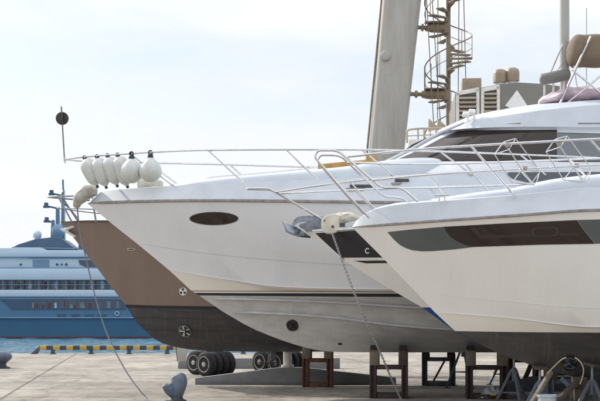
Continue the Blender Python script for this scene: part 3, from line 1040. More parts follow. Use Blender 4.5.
# bow rail and stanchions
near = [FW.loc(65, 159.3, 0), FW.loc(71, 158.4, -0.28), FW.loc(82, 157.2, -0.55), FW.loc(100, 155.6, -0.85), FW.loc(130, 153.6, -1.2), FW.loc(160, 151.8, -1.5), FW.loc(208, 150.2, -1.85), FW.loc(286, 149.6, -2.2), FW.loc(362, 149.8, -2.35), FW.loc(440, 151.5, -2.4), FW.loc(520, 154.5, -2.4), FW.loc(600, 158, -2.4), FW.loc(700, 163, -2.4)]
sp = smooth_path(near, 8)
mb = MB()
mb.tube(sp, 0.030); mb.tube([fl(v) for v in sp], 0.030)
q = FW.loc(65, 159.3, 0)
mb.tube([q + Vector((0, 0, 0.06)), q - Vector((0, 0, 0.12))], 0.03)
mb.build('bow_rail', M['steel'], white)
for (xa, ya, oa, xb, yb, ob) in ((130, 153.6, -1.2, 172, 185, -1.25), (208, 150.2, -1.85, 244, 183, -1.9), (286, 149.6, -2.2, 319, 181, -2.25), (362, 149.8, -2.35, 398, 180, -2.36), (440, 151.5, -2.4, 471, 174, -2.4), (520, 154.5, -2.4, 552, 180, -2.4)):
    a, b = FW.loc(xa, ya, oa), FW.loc(xb, yb, ob)
    for f in (lambda v: v, fl):
        mb = MB(); mb.tube([f(a), f(b)], 0.027)
        mb.lathe([(0.06, -0.02), (0.06, 0.02), (0.03, 0.03)], f(b), (0, 0, 1), 12)
        mb.build('stanchion', M['steel'], white)
mb = MB()
hr = smooth_path([FW.loc(204, 181, 1.0), FW.loc(209, 178, 1.0), FW.loc(222, 176.2, 1.0), FW.loc(257, 173.6, 1.0), FW.loc(307, 168.6, 1.0), FW.loc(350, 164, 1.0)], 5)
mb.tube(hr, 0.022)
for x, y in ((232, 175.6), (257, 173.6), (307, 168.6)):
    q = FW.loc(x, y, 1.0); mb.tube([q, q - Vector((0, 0, 0.2))], 0.018)
mb.build('hand_rail', M['steel'], white)
for xa, xb, y in ((350, 372.5, 186.6), (395, 409, 180.8)):
    dv = overlay(FW, treeW, [(xa, y - 1.2), (xb, y - 1.2), (xb, y + 0.9), (xa, y + 0.9)], 'deck_vent', M['trim_dark'], white, off=0.05, cuts=2, depth=0.08)
    overlay(FW, treeW, [(xa - 4, y + 2.4), (xb - 7, y + 1.8), (xb - 9, y + 4), (xa - 2, y + 4.6)], 'vent_ledge', M['tan_canvas'] if xa < 360 else M['rubrail'], dv, off=0.03, cuts=1, depth=0.05)
# windlass behind the fenders
q = FW.loc(147, 184, -0.1)
mb = MB(); mb.box(q + Vector((0.1, 0, -0.02)), (0.75, 0.5, 0.26), bev=0.06)
mb.lathe([(0.16, 0), (0.13, 0.1), (0.16, 0.2), (0.10, 0.26)], q + Vector((-0.1, -0.05, 0.08)), res=18)
mb.build('windlass', M['canvas'], white)
# flybridge things
q0 = FW.loc(540, 101, 0)
mb = MB()
rows = []
for j in range(30):
    px = 538.5 + j * 4.2
    yt = 101 - 12.5 * (1 - (1 - min(1, j / 10 + 0.02))**2.2) - (0.8 * math.sin(j * 1.3) + 0.6 * math.sin(j * 2.9))
    yb = 106.5 - j * 0.15
    c0 = FW.loc(px, (yt + yb) / 2, 0)
    hh = (FW.loc(px, yt, 0).z - FW.loc(px, yb, 0).z) / 2
    rr = []
    for k in range(20):
        a = 2 * PI * k / 20
        g = 1 + 0.10 * math.sin(3 * a + j * 0.9) + 0.06 * math.sin(7 * a - j * 1.7)
        rr.append(c0 + Vector((0, 0.75 * math.cos(a) * g * min(1, 0.35 + j / 6), hh * math.sin(a) * (g if math.sin(a) > 0 else 1))))
    rows.append(rr)
V = mb.grid(rows, close=True); mb.face(V[0]); mb.face(V[-1])
mb.build('tarpaulin_bundle', M['pink'], white, angle=70)
mb = MB()
rows = []
for j in range(26):
    px = 566.2 + 90 * (j / 25)**2
    s_ = min(1, (j / 25)**2 * 90 / 11)
    g = (1 - (1 - s_)**2.2)**0.5 if s_ > 0 else 0.02
    c0 = FW.loc(px, 51.2 + (1 - s_) * 3, -0.2)
    rr = []
    for k in range(24):
        a = 2 * PI * k / 24
        ca, sa = math.cos(a), math.sin(a)
        rr.append(c0 + Vector((0, 0.62 * g * math.copysign(abs(ca)**0.7, ca), 0.465 * g * math.copysign(abs(sa)**0.8, sa) * (1 + 0.02 * math.sin(j)))))
    rows.append(rr)
V = mb.grid(rows, close=True); mb.face(V[0]); mb.face(V[-1])
bim = mb.build('rolled_bimini', M['tan_canvas'], white, angle=60)
mb = MB()
mb.tube([FW.loc(591, 36.5, -0.9), FW.loc(577, 66, -0.88), FW.loc(560, 104, -0.8)], 0.035)
mb.tube([FW.loc(572, 70, -0.85), FW.loc(600, 92, -0.85), FW.loc(620, 108, -0.85)], 0.03)
mb.tube([FW.loc(604, 73, -0.85), FW.loc(590, 85, -0.85), FW.loc(566, 104, -0.85)], 0.025)
mb.tube([FW.loc(574, 66, -0.5), FW.loc(580, 104, -0.5)], 0.02)
mb.build('bimini_strut', M['steel'], white)
mb = MB()
a, b = FW.loc(540, 80, -0.3), FW.loc(570, 74, -0.3)
mb.tube([a + Vector((-0.02, 0, 0.0)), a, a.lerp(b, 0.06), a.lerp(b, 0.5), a.lerp(b, 0.94), b, b + Vector((0.02, 0, 0))], [0.03, 0.12, 0.17, 0.18, 0.17, 0.12, 0.03], 16)
can = mb.build('raft_canister', M['house_grey'], white, angle=50)
mb = MB()
for k in (0.15, 0.45, 0.8):
    p = a.lerp(b, k); mb.tube([p, Vector((p.x, p.y, FW.loc(p.x, 0, 0).z * 0 + rowsS[6].zf(p.x) - 0.05))], 0.03)
mb.build('canister_bracket', M['cream_frame'], can)
q = FW.loc(564.5, 0, 0.3)
mb = MB(); zb = rowsS[6].zf(q.x) - 0.1; zt_ = FW.loc(564.5, -70, 0.3).z
mb.tube([Vector((q.x, 0.3, zb)), Vector((q.x, 0.3, zt_))], 0.145, 16)
mast = mb.build('mast', M['leg_paint'], white)
mb = MB()
mb.tube([Vector((q.x, 0.25, FW.loc(560, 40, 0.3).z)), FW.loc(547, 81, -0.2)], 0.025)
mb.tube([Vector((q.x, 0.25, FW.loc(560, 60, 0.3).z)), FW.loc(552, 79, -0.2)], 0.012)
mb.build('mast_stay', M['steel'], mast)
mb = MB(); mb.tube([FW.loc(586.5, 8, 0.4), FW.loc(586.5, 101, 0.4)], 0.010); mb.build('whip_antenna', M['galv'], white)

# anchor of the white yacht, wrapped in plastic, and the rope from it
tw = white
a0 = FW.loc(92, 190, -0.06)
mb = MB()
pth = smooth_path([FW.loc(97, 191.5, -0.1), FW.loc(90, 191, -0.12), FW.loc(83, 194.5, -0.12), FW.loc(78, 201, -0.12), FW.loc(76, 208, -0.12)], 6)
n = len(pth)
rad = [0.10 + 0.13 * math.sin(PI * min(1, (i + 1) / n * 1.05)) + 0.008 * math.sin(i * 0.9) for i in range(n)]
rad[-1] = 0.04
mb.tube(pth, rad, 14)
wrapped = mb.build('wrapped_anchor', M['plastic'], white, angle=70)

# fenders on the rail
def fender_round(px, py, off, label):
    q = FW.loc(px, py, off)
    wq = FW.mat() @ q
    t = thing('fender', label, 'fender', wq, -FW.a, 'white fenders hung from the bow rail')
    mb = MB(); s_ = 0.335
    mb.lathe([(0, -0.90), (0.12, -0.885), (0.24, -0.81), (0.32, -0.69), (0.345, -0.56), (0.315, -0.42), (0.235, -0.29), (0.15, -0.21), (0.085, -0.16), (0.07, -0.12)], (0, 0, 0), res=28)
    mb.build('bladder', M['vinyl'], t, angle=70)
    mb = MB(); mb.lathe([(0.085, -0.175), (0.088, -0.12), (0.07, -0.05), (0.045, -0.03)], (0, 0, 0), res=16)
    mb.tube([(math.cos(a) * 0.06, 0, math.sin(a) * 0.06) for a in (2 * PI * k / 14 for k in range(14))], 0.022, 6, closed=True)
    mb.build('eye', M['rope_blue'], t)
    return t


def fender_long(px, py, off, tilt, ln, label):
    q = FW.loc(px, py, off)
    wq = FW.mat() @ q
    t = thing('fender', label, 'fender', wq, -FW.a, 'white fenders hung from the bow rail')
    t.rotation_euler = (R(random.uniform(-4, 4)), R(-tilt), -FW.a)
    mb = MB()
    r_ = 0.262
    mb.lathe([(0.03, -ln - 0.14), (0.06, -ln - 0.10), (0.10, -ln - 0.06), (r_ * 0.62, -ln + 0.0), (r_ * 0.80, -ln + 0.09), (r_ * 0.90, -ln + 0.24), (r_ * 0.97, -0.42), (r_ * 0.98, -0.30), (r_ * 0.86, -0.19), (r_ * 0.6, -0.12), (0.06, -0.07)], (0, 0, 0), res=24)
    mb.build('bladder', M['vinyl'], t, angle=70)
    mb = MB()
    mb.tube([(math.cos(a) * 0.055, 0, math.sin(a) * 0.055 - 0.01) for a in (2 * PI * k / 14 for k in range(14))], 0.02, 6, closed=True)
    mb.lathe([(0.065, -0.10), (0.05, -0.03)], (0, 0, 0), res=14)
    mb.build('eye', M['rope_blue'], t)
    mb = MB(); mb.lathe([(0.045, -ln - 0.19), (0.045, -ln - 0.12)], (0, 0, 0), res=12); mb.build('end_eye', M['rope_blue'], t)
    return t


fender_long(84.5, 157.4, -0.60, 25, 0.86, 'long slanting white fender, nearest the bow tip of the rail')
fender_long(97, 156.2, -0.80, 17, 0.86, 'second long white fender from the tip of the bow rail')
fender_long(107.5, 155.3, -0.92, 18, 0.84, 'third long white fender from the tip of the bow rail')
fender_long(117.5, 154.6, -1.05, 17, 0.88, 'long white fender next to the two round ones')
fender_round(131.5, 153.8, -1.25, 'round white fender between the long ones and the other round one')
fender_round(150.5, 152.6, -1.42, 'round white fender farthest from the bow tip')

# signal ball on a staff at the pulpit
q = FW.mat() @ FW.loc(64.6, 160, 0)
t = thing('anchor_signal', 'dark round anchor signal on a thin staff at the tip of the bow rail', 'signal', q)
mb = MB(); p1 = P(61.3, 106.5, q.y) - q
mb.tube([Vector((0, 0, -0.05)), p1], 0.024); mb.build('staff', M['galv'], t)
c0 = P(62.2, 118.5, q.y) - q
for axis in ((0, 1, 0.1), (1, 0.15, 0)):
    mb = MB(); mb.lathe([(0, -0.012), (0.205, -0.012), (0.205, 0.012), (0, 0.012)], c0, axis, 32); mb.build('disc', M['trim_dark'], t)

# rope hanging from the white yacht's bow down to the quay
t0 = FW.mat() @ FW.loc(77, 206, -0.12)
mb = MB()
pts = [t0, P(80, 232, 40.8), P(85.5, 256, 40.6), P(94, 292, 40.2), P(103.5, 324, 39.6), P(113, 347, 39), P(126, 371, 38.2), P(138, 388, 37.6), P(150, 402.3, 37.0), P(158, 407, 35.2)]
pts[-1].z = 0.03; pts[-2].z = max(pts[-2].z, 0.03)
mb.tube(smooth_path(pts, 8), 0.021, 8)
tag(mb.build('mooring_rope', M['rope']), 'thin grey rope hanging from the wrapped bow anchor down to the concrete', 'rope')

# yellow gangway lying across the white foredeck
a, b = FW.mat() @ FW.loc(318, 167, 0.55), FW.mat() @ FW.loc(374, 161.6, 0.75)
t = thing('gangway', 'folded ochre yellow gangway lying across the white foredeck', 'gangway', a)
d = b - a
mb = MB()
mb.bar(Vector((0, 0, 0.0)), d, 0.12, 0.16, bev=0.015)
mb.bar(Vector((0, 0.5, -0.03)), d + Vector((0, 0.5, -0.03)), 0.12, 0.16, bev=0.015)
mb.build('side_beam', M['yellow'], t)
mb = MB()
for k in range(9):
    p = d * (k + 0.5) / 9
    mb.box(p + Vector((0, 0.25, -0.02)), (0.06, 0.5, 0.05), math.atan2(d.y, d.x))
mb.build('tread', M['yellow'], t)
mb = MB(); e = d * 0.9
mb.box(e + Vector((0.1, 0.2, 0.12)), (0.35, 0.5, 0.14), math.atan2(d.y, d.x), bev=0.02); mb.build('hinge_plate', M['yellow'], t)

# ------------------------------------------------------------------ third boat (blue bottom, navy bow panel)
FT = Frame(305, 35.0, 6)
LT = 14.0
third = thing('motorboat', 'white motorboat with navy bow panel and chained anchor, between the two white hulls', 'motorboat', (FT.bx, FT.by, 0), -FT.a)
specs = [
    ([(305, 231), (352, 228.2), (400, 224.5), (600, 212)], 1.95, 6, 2.2, 0),
    ([(341, 258.6), (378, 258.2), (600, 250)], 1.85, 6.5, 2.0, 0),
    ([(385, 286), (450, 284), (600, 280)], 1.78, 7, 1.8, 0),
    ([(422, 307.3), (450, 307.5), (600, 308)], 1.7, 7, 1.7, 1),
    ([(445, 324), (500, 335), (600, 340)], 1.1, 7, 1.6, 1),
    ([(455, 331.5), (480, 344), (505, 352), (540, 359), (600, 362)], 0, 5, 1, 1),
]
hullT, rowsT = make_hull(FT, specs, LT, [M['gel_cream'], M['anti_blue']], third, N=60)
treeT = bvh_of(hullT)
mb = MB(); rows = []
for j in range(40):
    u = rowsT[0].u0 + 0.02 + (LT - rowsT[0].u0 - 0.02) * (j / 39)**1.4
    q = rowsT[0].at(u)
    rows.append([Vector((u, q.y * k, q.z - 0.01 + 0.16 * (1 - k * k) * min(1, j / 12))) for k in (1, 0.8, 0.4, 0, -0.4, -0.8, -1)])
mb.grid(rows); mb.build('deck', M['deck'], third)
sweep(lambda s_: rowsT[0].line(50, s_), [(-0.04, 0.05), (0.03, 0.035), (0.03, -0.035), (-0.04, -0.05)], 'toe_rail', M['steel'], third)
overlay(FT, treeT, [(315.5, 233.2), (352, 230.6), (400, 227), (421, 257.2), (342, 257.6), (326, 243)], 'bow_panel', M['panel_navy'], third, cuts=4)
overlay(FT, treeT, [(354, 260.6), (420, 260.2), (420, 262.6), (366, 263.2)], 'bow_stripe', M['panel_navy'], third, cuts=2)
cpoly = [(367.6 + 2.5 * math.cos(a), 250.6 - 2.9 * math.sin(a)) for a in (R(45 + 270 * k / 14) for k in range(15))] + [(367.6 + 1.5 * math.cos(a), 250.6 - 1.9 * math.sin(a)) for a in (R(45 + 270 * (14 - k) / 14) for k in range(15))]
overlay(FT, treeT, cpoly, 'name_letter', M['white'], third, off=0.012, cuts=0, depth=0.005)
overlay(FT, treeT, ellipse(343, 258.6, 1.1, 1.1, 12), 'bow_eye', M['steel'], third, off=0.03, cuts=0)
# pulpit of the third boat
mb = MB()
hp_ = lambda s_: fillet([FT.loc(322, 219, -0.2) if s_ < 0 else fl(FT.loc(322, 219, -0.2)), FT.loc(269, 188.3, -0.2) if s_ < 0 else fl(FT.loc(269, 188.3, -0.2)), Vector((FT.loc(247.5, 188.8, 0).x, 0.1 * s_, FT.loc(247.5, 188.8, 0).z)), Vector((FT.loc(247.5, 188.8, 0).x, 0, FT.loc(247.5, 188.8, 0).z))], 0.1)
for s_ in (-1, 1):
    mb.tube(hp_(s_), 0.026)
tr = smooth_path([FT.loc(276, 192, -0.22), FT.loc(320, 185.4, -0.8), FT.loc(380, 178.5, -1.35), FT.loc(455, 172.4, -1.75), FT.loc(530, 169, -1.85), FT.loc(610, 166, -1.85)], 6)
mb.tube(tr, 0.024); mb.tube([fl(v) for v in tr], 0.024)
mb.build('pulpit_rail', M['steel'], third)
for xa, ya, oa, xb, yb, ob in ((350, 181.8, -1.1, 385, 220, -1.15), (428, 173.8, -1.65, 462, 214, -1.6), (520, 169.3, -1.85, 555, 210, -1.8)):
    for f in (lambda v: v, fl):
        mb = MB(); mb.tube([f(FT.loc(xa, ya, oa)), f(FT.loc(xb, yb, ob))], 0.022); mb.build('stanchion', M['steel'], third)
# bow roller
mb = MB()
mb.prism([FT.loc(x, y, -0.16) for x, y in ((299, 225), (312, 219.5), (345, 222), (345, 229), (318, 231), (306, 231.5))], (0, 0.05, 0), bev=0.008)
mb.prism([FT.loc(x, y, 0.11) for x, y in ((299, 225), (312, 219.5), (345, 222), (345, 229), (318, 231), (306, 231.5))], (0, 0.05, 0), bev=0.008)
mb.lathe([(0.06, -0.13), (0.035, 0), (0.06, 0.13)], FT.loc(302, 226, 0), (0, 1, 0), 14)
mb.build('bow_roller', M['galv'], third)
# anchor sitting in the roller
t = thing('anchor', 'blue-grey plough anchor hanging in the bow roller above the navy panel', 'anchor', FT.mat() @ FT.loc(300, 226, 0), -FT.a)
ao = FT.loc(300, 226, 0)
mb = MB()
sh = smooth_path([FT.loc(330, 220.5, 0), FT.loc(312, 218.6, 0), FT.loc(300, 219.4, 0), FT.loc(294.5, 222.5, 0), FT.loc(292, 228, 0)], 5)
rows = []
for p in sh:
    p = p - ao
    rows.append([p + Vector((0, a * 0.035, b * 0.075)) for a, b in ((1, 1), (-1, 1), (-1, -1), (1, -1))])
V = mb.grid(rows, close=True); mb.face(V[0]); mb.face(V[-1])
mb.build('shank', M['anchor_steel'], t, angle=30)
mb = MB()
tip, heel = FT.loc(310, 238, 0) - ao, FT.loc(284, 224.5, 0) - ao
for s_ in (-1, 1):
    A = [tip, FT.loc(296, 229.5, 0) - ao + Vector((0, 0.0, 0.02)), heel + Vector((0, 0.02 * s_, 0)), heel + Vector((-0.03, 0.17 * s_, 0.05)), FT.loc(287, 232, 0) - ao + Vector((0, 0.24 * s_, -0.02)), FT.loc(298, 236, 0) - ao + Vector((0, 0.14 * s_, -0.02))]
    mb.prism(A, (0.03, 0, 0.035))
mb.build('fluke', M['anchor_steel'], t)
# canvas cover over the windlass
t = thing('windlass_cover', 'cream canvas cover draped over the windlass at the anchor chain', 'cover', FT.mat() @ FT.loc(340, 226, -0.2), -FT.a)
ao = FT.loc(340, 226, -0.2)
mb = MB()
flap = [(320.9, 222), (321.6, 219), (325, 216.2), (330, 214.3), (335, 213.4), (338, 214.6), (338.8, 219), (338.6, 229), (336.5, 232.4), (332, 233.6), (326, 233.4), (322.3, 231.2), (321, 227)]
mb.prism([FT.loc(x, y, -0.62) - ao for x, y in flap], (0, 0.72, 0), bev=0.035)
mb.build('cover_box', M['canvas'], t, angle=50)
mb = MB()
rows = []
for i in range(34):
    f = i / 33
    px = 336.5 + 25 * f
    top = 213.6 - 1.3 * math.sin(PI * min(1, f * 1.15)) + 5.2 * max(0, f - 0.55)**1.4 * 2
    bot = 224.5 - 5.2 * f
    A, B = FT.loc(px, top, -0.25), FT.loc(px, bot, -0.25)
    wd = 0.24 * (1 - 0.55 * f**3)
    rr = []
    for k in range(40):
        a = 2 * PI * k / 40
        ca, sa = math.cos(a), math.sin(a)
        g = 1 + 0.055 * math.sin(9 * a + 7 * f) * math.sin(PI * f) + 0.035 * math.sin(5 * a - 13 * f + 1) + 0.03 * math.sin(17 * f + 3 * a)
        rr.append(Vector(((A.x + B.x) / 2, -0.25 + wd * math.copysign(abs(ca)**0.75, ca) * g, (A.z + B.z) / 2 + (A.z - B.z) / 2 * math.copysign(abs(sa)**0.8, sa) * g)) - ao)
    rows.append(rr)
V = mb.grid(rows, close=True); mb.face(V[0]); mb.face(V[-1])
mb.build('gathered_canvas', M['canvas'], t, angle=35)
mb = MB()
q = FT.loc(332.8, 226.6, -0.62) - ao
mb.lathe([(0.0, 0), (0.035, 0.0), (0.035, 0.02), (0, 0.03)], q + Vector((0, 0.0, 0)), (0, -1, 0), 12)
mb.lathe([(0.0, 0), (0.02, 0.0), (0.02, 0.02), (0, 0.03)], FT.loc(324.5, 220.5, -0.62) - ao, (0, -1, 0), 10)
mb.build('eyelet', M['trim_dark'], t)
# anchor chain
p0 = FT.mat() @ FT.loc(331.5, 231.5, -0.58)
p3 = P(404.5, 401, 35.6); p3.z = 0.03
path = smooth_path([p0, p0.lerp(p3, 0.33) + Vector((-0.06, -0.35, -0.10)), p0.lerp(p3, 0.68) + Vector((-0.05, -0.25, -0.06)), p3, p3 + Vector((0.45, -0.15, 0.0))], 30)
cum = [0]
for i in range(1, len(path)):
    cum.append(cum[-1] + (path[i] - path[i - 1]).length)
mb = MB()
step, s_, i, k = 0.050, 0.0, 0, 0
while s_ < cum[-1] - 0.1:
    while cum[i + 1] < s_:
        i += 1
    p = path[i].lerp(path[i + 1], (s_ - cum[i]) / max(1e-6, cum[i + 1] - cum[i]))
    d = (path[i + 1] - path[i]).normalized()
    side = d.cross(Vector((0, 1, 0))).normalized() if k % 2 else d.cross(d.cross(Vector((0, 1, 0)))).normalized()
    mb.tube([p + d * math.cos(a) * 0.040 + side * math.sin(a) * 0.025 for a in (2 * PI * j / 10 for j in range(10))], 0.0105, 5, closed=True)
    s_ += step; k += 1
tag(mb.build('anchor_chain', M['chain'], merge=False, loc=p3), 'galvanised anchor chain hanging from the cream canvas cover to the ground', 'chain')

# ------------------------------------------------------------------ front boat
FA = Frame(352, 30.0, 5)
LA = 14.0
front = thing('motorboat', 'nearest white motorboat, with long dark hull window and black bottom', 'motorboat', (FA.bx, FA.by, 0), -FA.a)
specs = [
    ([(356, 221), (366, 213.5), (378, 208.5), (400, 204.5), (450, 200.5), (516, 195), (560, 190.5), (600, 187)], 1.75, 5.5, 2.3, 1),
    ([(352, 227.2), (400, 223.6), (450, 220), (517, 215.4), (600, 210)], 2.1, 6, 2.2, 0),
    ([(380, 255), (450, 257), (520, 256), (600, 253)], 2.0, 6.5, 2.0, 0),
    ([(413, 289), (460, 296.5), (505, 301), (600, 308)], 1.92, 7, 1.8, 0),
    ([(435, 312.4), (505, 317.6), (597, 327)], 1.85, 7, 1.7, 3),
    ([(455, 331), (520, 332), (600, 332.6)], 1.82, 7, 1.65, 2),
    ([(458, 332.5), (520, 333.4), (600, 334)], 1.80, 7, 1.65, 2),
    ([(482, 345), (520, 353), (600, 362)], 1.0, 6, 1.5, 2),
    ([(490, 349), (505, 356), (533, 365.3), (560, 373.2), (580, 378.5), (600, 383), (640, 388)], 0, 5, 1, 2),
]
hullA, rowsA = make_hull(FA, specs, LA, [M['gel_cream'], M['deck'], M['anti_char'], M['gel_bounce']], front, N=64)
mb = MB(); rows = []
for j in range(50):
    u = rowsA[0].u0 + (LA - rowsA[0].u0) * (j / 49)**1.4
    q = rowsA[0].at(u)
    rows.append([Vector((u, q.y * k, q.z + 0.10 * (1 - k * k) * min(1, (u - rowsA[0].u0)))) for k in (1, 0.9, 0.6, 0.3, 0, -0.3, -0.6, -0.9, -1)])
mb.grid(rows); deckA = mb.build('deck', M['deck'], front)
treeA = bvh_of(hullA, deckA)
sweep(lambda s_: rowsA[1].line(60, s_), [(-0.03, 0.035), (0.035, 0.02), (0.035, -0.02), (-0.03, -0.035)], 'rub_rail', M['rubrail'], front)
sweep(lambda s_: rowsA[4].line(50, s_), [(-0.05, 0.05), (0.025, 0.0), (-0.06, -0.04)], 'chine_rail', M['gel_cream'], front)
sweep(lambda s_: rowsA[3].line(50, s_, ua=rowsA[3].u0 + 0.4), [(-0.02, 0.02), (0.008, 0.0), (-0.02, -0.02)], 'hull_crease', M['gel_cream'], front)
overlay(FA, treeA, [(387.5, 232), (410, 229.6), (444, 226.7), (446.5, 231.5), (450, 236), (455.5, 240.2), (462, 243.5), (468, 245.6), (474, 246.9), (455, 249.2), (433, 251), (422, 251.2), (412.5, 250.2), (405, 247.6), (400, 244.8), (394, 239.5)], 'hull_panel', M['panel_grey'], front, cuts=4)
wd_ = overlay(FA, treeA, [(444, 226.7), (500, 223.6), (577, 220), (583, 229), (595, 243.7), (540, 244.6), (474, 246.8), (468, 245.6), (462, 243.5), (455.5, 240.2), (450, 236), (446.5, 231.5)], 'hull_window', M['glass_dark'], front, off=0.008, cuts=5)
overlay(FA, treeA, [(577.4, 220), (600, 219.4), (650, 218), (650, 242.5), (595.4, 243.7), (583.4, 229)], 'hull_panel', M['panel_grey'], front, cuts=3)
overlay(FA, treeA, [(470, 227.5), (475, 227.2), (482, 235), (530, 233.6), (531.5, 236.6), (480, 238.6)], 'window_shelf', M['shelf'], wd_, off=0.011, cuts=1, depth=0.004)
overlay(FA, treeA, [(560, 233.2), (577, 232.6), (578, 235.2), (560, 236)], 'window_shelf', M['shelf'], wd_, off=0.011, cuts=1, depth=0.004)
rr = []
for cx_, s0 in ((554, -90), (536, 90)):
    rr += [(cx_ + 4.8 * math.cos(R(s0 + 180 * k / 8)), 231.6 + 4.8 * math.sin(R(s0 + 180 * k / 8)) + (545 - cx_) * 0.045) for k in range(9)]
po = overlay(FA, treeA, rr, 'porthole', M['trim_dark'], wd_, off=0.016, cuts=1, depth=0.008)
overlay(FA, treeA, [(545 + (x - 545) * 0.86, 231.6 + (y - 231.6) * 0.74) for x, y in rr], 'porthole_glass', M['glass_dark'], po, off=0.020, cuts=1, depth=0.004)
sweep(lambda s_: Row(FA, [(380, 254), (412, 252.6), (440, 252.2), (475, 248.2), (540, 246.2), (600, 245)], 2.0, 6.5, 2.0, LA).line(50, s_, ua=1.3), [(-0.03, 0.03), (0.02, 0.0), (-0.03, -0.06)], 'window_ledge', M['gel_cream'], front)
for k, (x, y) in enumerate(((401.5, 281.5), (404, 281.4))):
    overlay(FA, treeA, ellipse(x, y, 0.9, 0.9, 10), 'drain', M['black'], front, cuts=0)
tunnel(FA, treeA, 570, 362.5, 8.0, front)
for x in (386, 405, 437, 470, 505, 540, 575, 592):
    pass
# coachroof
mb = MB()
ctr = [(430, 199.5), (470, 194.5), (516, 189.5), (533, 184.8), (556, 180.6), (600, 176), (640, 173)]
zt = pchip([FA.loc(x, y, 0).x for x, y in ctr], [FA.loc(x, y, 0).z for x, y in ctr])
ua, ub = FA.loc(430, 199, 0).x, FA.loc(640, 173, 0).x + 3
rows = []
for j in range(30):
    u = ua + (ub - ua) * j / 29
    hw = 1.15 * (1 - (1 - min(1, (u - ua) / 2.5 + 0.05))**2)
    zb = rowsA[0].zf(u)
    rows.append([Vector((u, hw * math.copysign(abs(math.cos(a))**0.6, math.cos(a)), zb + max(0.02, zt(u) - zb) * math.sin(a)**0.5 if math.sin(a) > 1e-6 else zb)) for a in (PI * k / 16 for k in range(17))])
mb.grid(rows); mb.build('coachroof', M['deck'], front, angle=60)
# pulpit hoops of the nearest boat
hoops = MB()
for s_, dx in ((-1, 0), (1, 0)):
    o1 = [FA.loc(369.5, 218, -0.42), FA.loc(345, 192, -0.42), FA.loc(314.6, 157, -0.42), FA.loc(317.5, 150.4, -0.42), FA.loc(338, 150.4, -0.45), FA.loc(382, 188, -1.05), FA.loc(402, 187.6, -1.2), FA.loc(418, 201.5, -1.3)]
    if s_ > 0:
        o1 = [fl(v) for v in o1]
    hoops.tube(fillet(o1, 0.16, 6), 0.026)
hoops.build('pulpit_hoop', M['steel'], front)
mb = MB()
tr = smooth_path([FA.loc(345, 157, -0.5), FA.loc(370, 154.3, -0.85), FA.loc(400, 151, -1.2), FA.loc(450, 147, -1.55), FA.loc(540, 142, -1.75), FA.loc(600, 139, -1.78), FA.loc(660, 137, -1.78)], 6)
mb.tube(tr, 0.027); mb.tube([fl(v) for v in tr], 0.027)
mr = smooth_path([FA.loc(372, 180.4, -0.95), FA.loc(410, 176.5, -1.28), FA.loc(450, 173.3, -1.55), FA.loc(540, 168, -1.75), FA.loc(600, 165, -1.78), FA.loc(660, 163, -1.78)], 6)
mb.tube(mr, 0.020); mb.tube([fl(v) for v in mr], 0.020)
mb.build('side_rail', M['steel'], front)
for a, b in ((FA.loc(471, 146, -1.62), FA.loc(513, 194, -1.68)), (FA.loc(590, 139.5, -1.78), FA.loc(632, 186, -1.72))):
    for f in (lambda v: v, fl):
        mb = MB(); mb.tube([f(a), f(b)], 0.025); mb.lathe([(0.05, -0.02), (0.05, 0.02), (0.025, 0.03)], f(b), (0, 0, 1), 12); mb.build('stanchion', M['steel'], front)
q = FA.loc(442, 197.5, -1.2)
mb = MB(); mb.tube([q + Vector((-0.16, 0, 0.05)), q + Vector((0.16, 0, 0.05))], 0.02)
for s_ in (-0.06, 0.06):
    mb.tube([q + Vector((s_, 0, 0.05)), q + Vector((s_, 0, -0.08))], 0.016)
mb.build('cleat', M['steel'], front)


# wire fender baskets clamped to the front boat's rails
def basket(dx, dy, label):
    g = lambda x, y, o: FA.loc(x + dx, y + dy, o)
    base = g(516, 160, -1.7)
    t = thing('fender_basket', label, 'fender basket', FA.mat() @ base, -FA.a, 'wire fender baskets on the side rails')
    T = [g(494.5, 154.5, -1.9), g(503.5, 142, -1.66), g(515.5, 138.6, -1.45), g(509, 149.5, -1.78)]
    B = [g(512, 182.5, -1.9), g(522, 170, -1.66), g(540, 171.5, -1.45), g(531, 184, -1.78)]
    mb = MB()
    mb.tube(fillet([v - base for v in T + T[:1]], 0.06), 0.013, 6)
    mb.build('top_hoop', M['steel'], t)
    mb = MB()
    mb.tube(fillet([v - base for v in B + B[:1]], 0.06), 0.011, 6)
    mid = (B[0] + B[2]) / 2 - base + Vector((0.16, 0, -0.16))
    mb.tube(smooth_path([B[0] - base, mid, B[2] - base], 8), 0.010, 6)
    mb.tube(smooth_path([B[1] - base, mid, B[3] - base], 8), 0.010, 6)
    mb.build('bottom_hoop', M['steel'], t)
    for a, b in zip(T, B):
        mb = MB(); mb.tube([a - base, b - base], 0.012, 6); mb.build('wire_upright', M['steel'], t)
    mb = MB()
    for x, y in ((507.5, 145), (525, 168.2)):
        mb.box(g(x, y, -1.72) - base, (0.10, 0.11, 0.09), bev=0.02)
    mb.build('rail_clamp', M['louvre'], t)
    return t


basket(0, 0, 'stainless wire fender basket on the rail, the one nearer the bow hoops')
basket(51.5, -2.6, 'stainless wire fender basket on the rail, the one nearer the stern')

